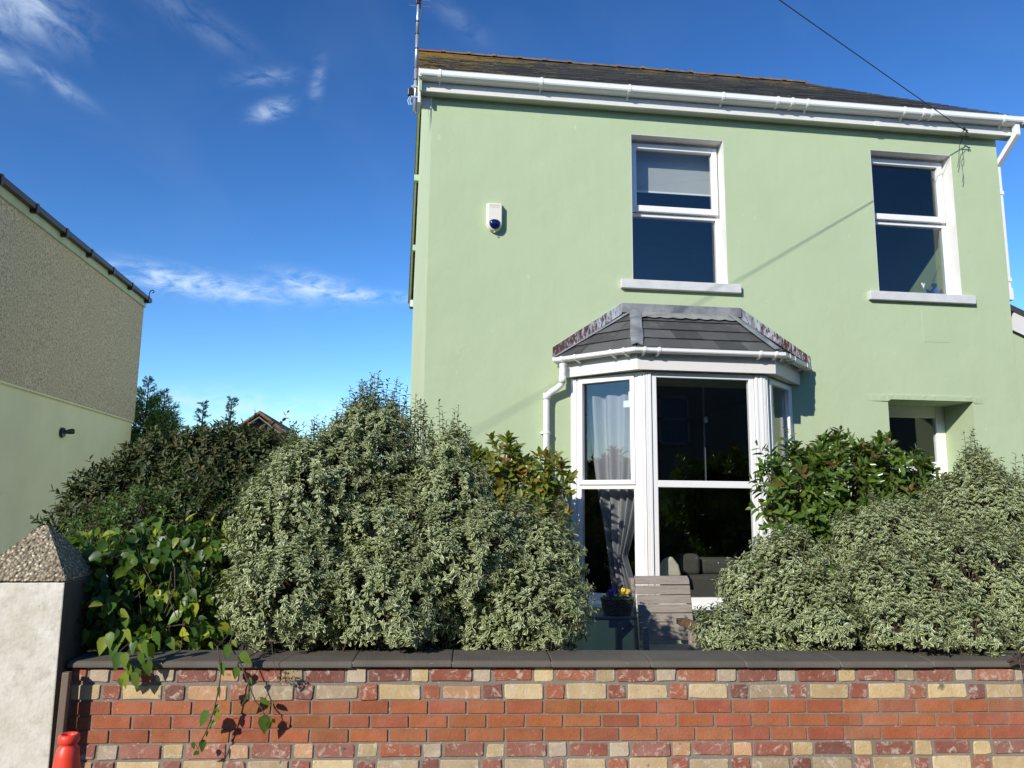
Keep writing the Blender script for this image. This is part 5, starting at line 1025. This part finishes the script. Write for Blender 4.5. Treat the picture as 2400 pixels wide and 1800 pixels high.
# conifer and two leader shoots beyond
con = leaf_mat('conifer_leaf', [(0.05, 0.15, 0.06), (0.09, 0.22, 0.07), (0.19, 0.30, 0.07), (0.38, 0.40, 0.09)], trans=.15, rough=.6)
def conifer(name, label, base, tops, seed):
    root = empty(name, base, label, 'conifer', 'conifers beyond the garden'); r = np.random.RandomState(seed); P, Dd, Ls = [], [], []; mb = MB(); b = np.array(base)
    for (x, y, zt, spread, full) in tops:
        mb.tube([(x - b[0], y - b[1], 0), (x - b[0], y - b[1], zt * .7), (x - b[0] + .01, y - b[1], zt)], [.06, .03, .004], 8)
        z = zt - .03
        while z > full:
            f = zt - z; w = min(spread, .04 + f * .42) * r.uniform(.7, 1.2); 
            for k in range(3 if f < .5 else 6):
                a = r.uniform(0, 6.28); d = np.array([math.cos(a), math.sin(a), .45]); d /= np.linalg.norm(d)
                mb.tube([Vector((x - b[0], y - b[1], z)), Vector((x - b[0], y - b[1], z)) + Vector(d) * w], [.006, .002], 4)
                for q in np.arange(.15, 1.01, .10 if w > .2 else .3): P.append(np.array([x, y, z]) + d * w * q); Dd.append(nrmz((d * .8 + r.normal(size=3) * .45 + np.array([0, 0, .2]))[None])[0]); Ls.append(min(.14, .5 * w + .04) * r.uniform(.7, 1.2))
            z -= .045 if f > .4 else .06
    P, Dd, Ls = np.array(P), np.array(Dd), np.array(Ls); LP, LA, LN, LS, LR = whorled(P, Dd, Ls, 9, .05, seed, 48, 25)
    leaves_mesh('foliage', LP - b, LA, LN, LS, .22, 'needle', con, root, LR); mb.build('trunk', 'bark', root)
conifer('conifer', 'feathery green conifer rising at the corner of the neighbouring house', (-5.0, 15.3, 0), [(-5.06, 15.3, 3.86, .55, 1.6), (-4.72, 15.2, 3.62, .46, 1.6), (-5.3, 15.4, 3.2, .5, 1.6), (-4.5, 15.2, 3.0, .45, 1.6)], 41)
conifer('conifer', 'slim conifer tips poking over the dark bush left of the far roof', (-3.75, 15.2, 0), [(-4.0, 15.2, 3.42, .10, 2.2), (-3.49, 15.2, 3.52, .09, 2.2), (-3.8, 15.2, 2.8, .3, 1.8), (-4.2, 15.2, 2.9, .25, 1.8)], 42)
# basket pansies
def pansies():
    r = np.random.RandomState(6); n = 150
    P = np.stack([r.uniform(-.11, .11, n), r.uniform(-.07, .07, n), r.uniform(.125, .165, n)], 1); A = nrmz(r.normal(size=(n, 3)) + np.array([0, 0, .6])); Nn = nrmz(r.normal(size=(n, 3)) + np.array([0, -1, 1]))
    leaves_mesh('foliage', P, A, Nn, r.uniform(.02, .035, n), .5, 'lance', prv, bk, r.uniform(0, 1, n))
    for nm, mat, cx, cnt in (('yellow_flower', plain('yellow_petal', (0.75, 0.48, 0.01), .6), .065, 7), ('purple_flower', plain('purple_petal', (0.04, 0.02, 0.22), .6), -.055, 9)):
        for i in range(cnt):
            c = Vector((cx + r.uniform(-.04, .04), -.02 + r.uniform(-.05, .03), .18 + r.uniform(-.012, .03))); mb = MB(); nrm = Vector((r.uniform(-.4, .2), -1, r.uniform(.1, .7))).normalized(); a1 = nrm.cross(Vector((0, 0, 1))).normalized(); a2 = nrm.cross(a1)
            for k in range(5):
                t = k * 1.2566 + r.uniform(0, .3); dv = a1 * math.cos(t) + a2 * math.sin(t); sv = nrm.cross(dv)
                mb.add([c, c + dv * .010 + sv * .009 + nrm * .003, c + dv * .019 + sv * .007 + nrm * .001, c + dv * .019 - sv * .007 + nrm * .001, c + dv * .010 - sv * .009 + nrm * .003], [(0, 1, 2, 3, 4)])
            mb.build(nm, mat, bk)
pansies()
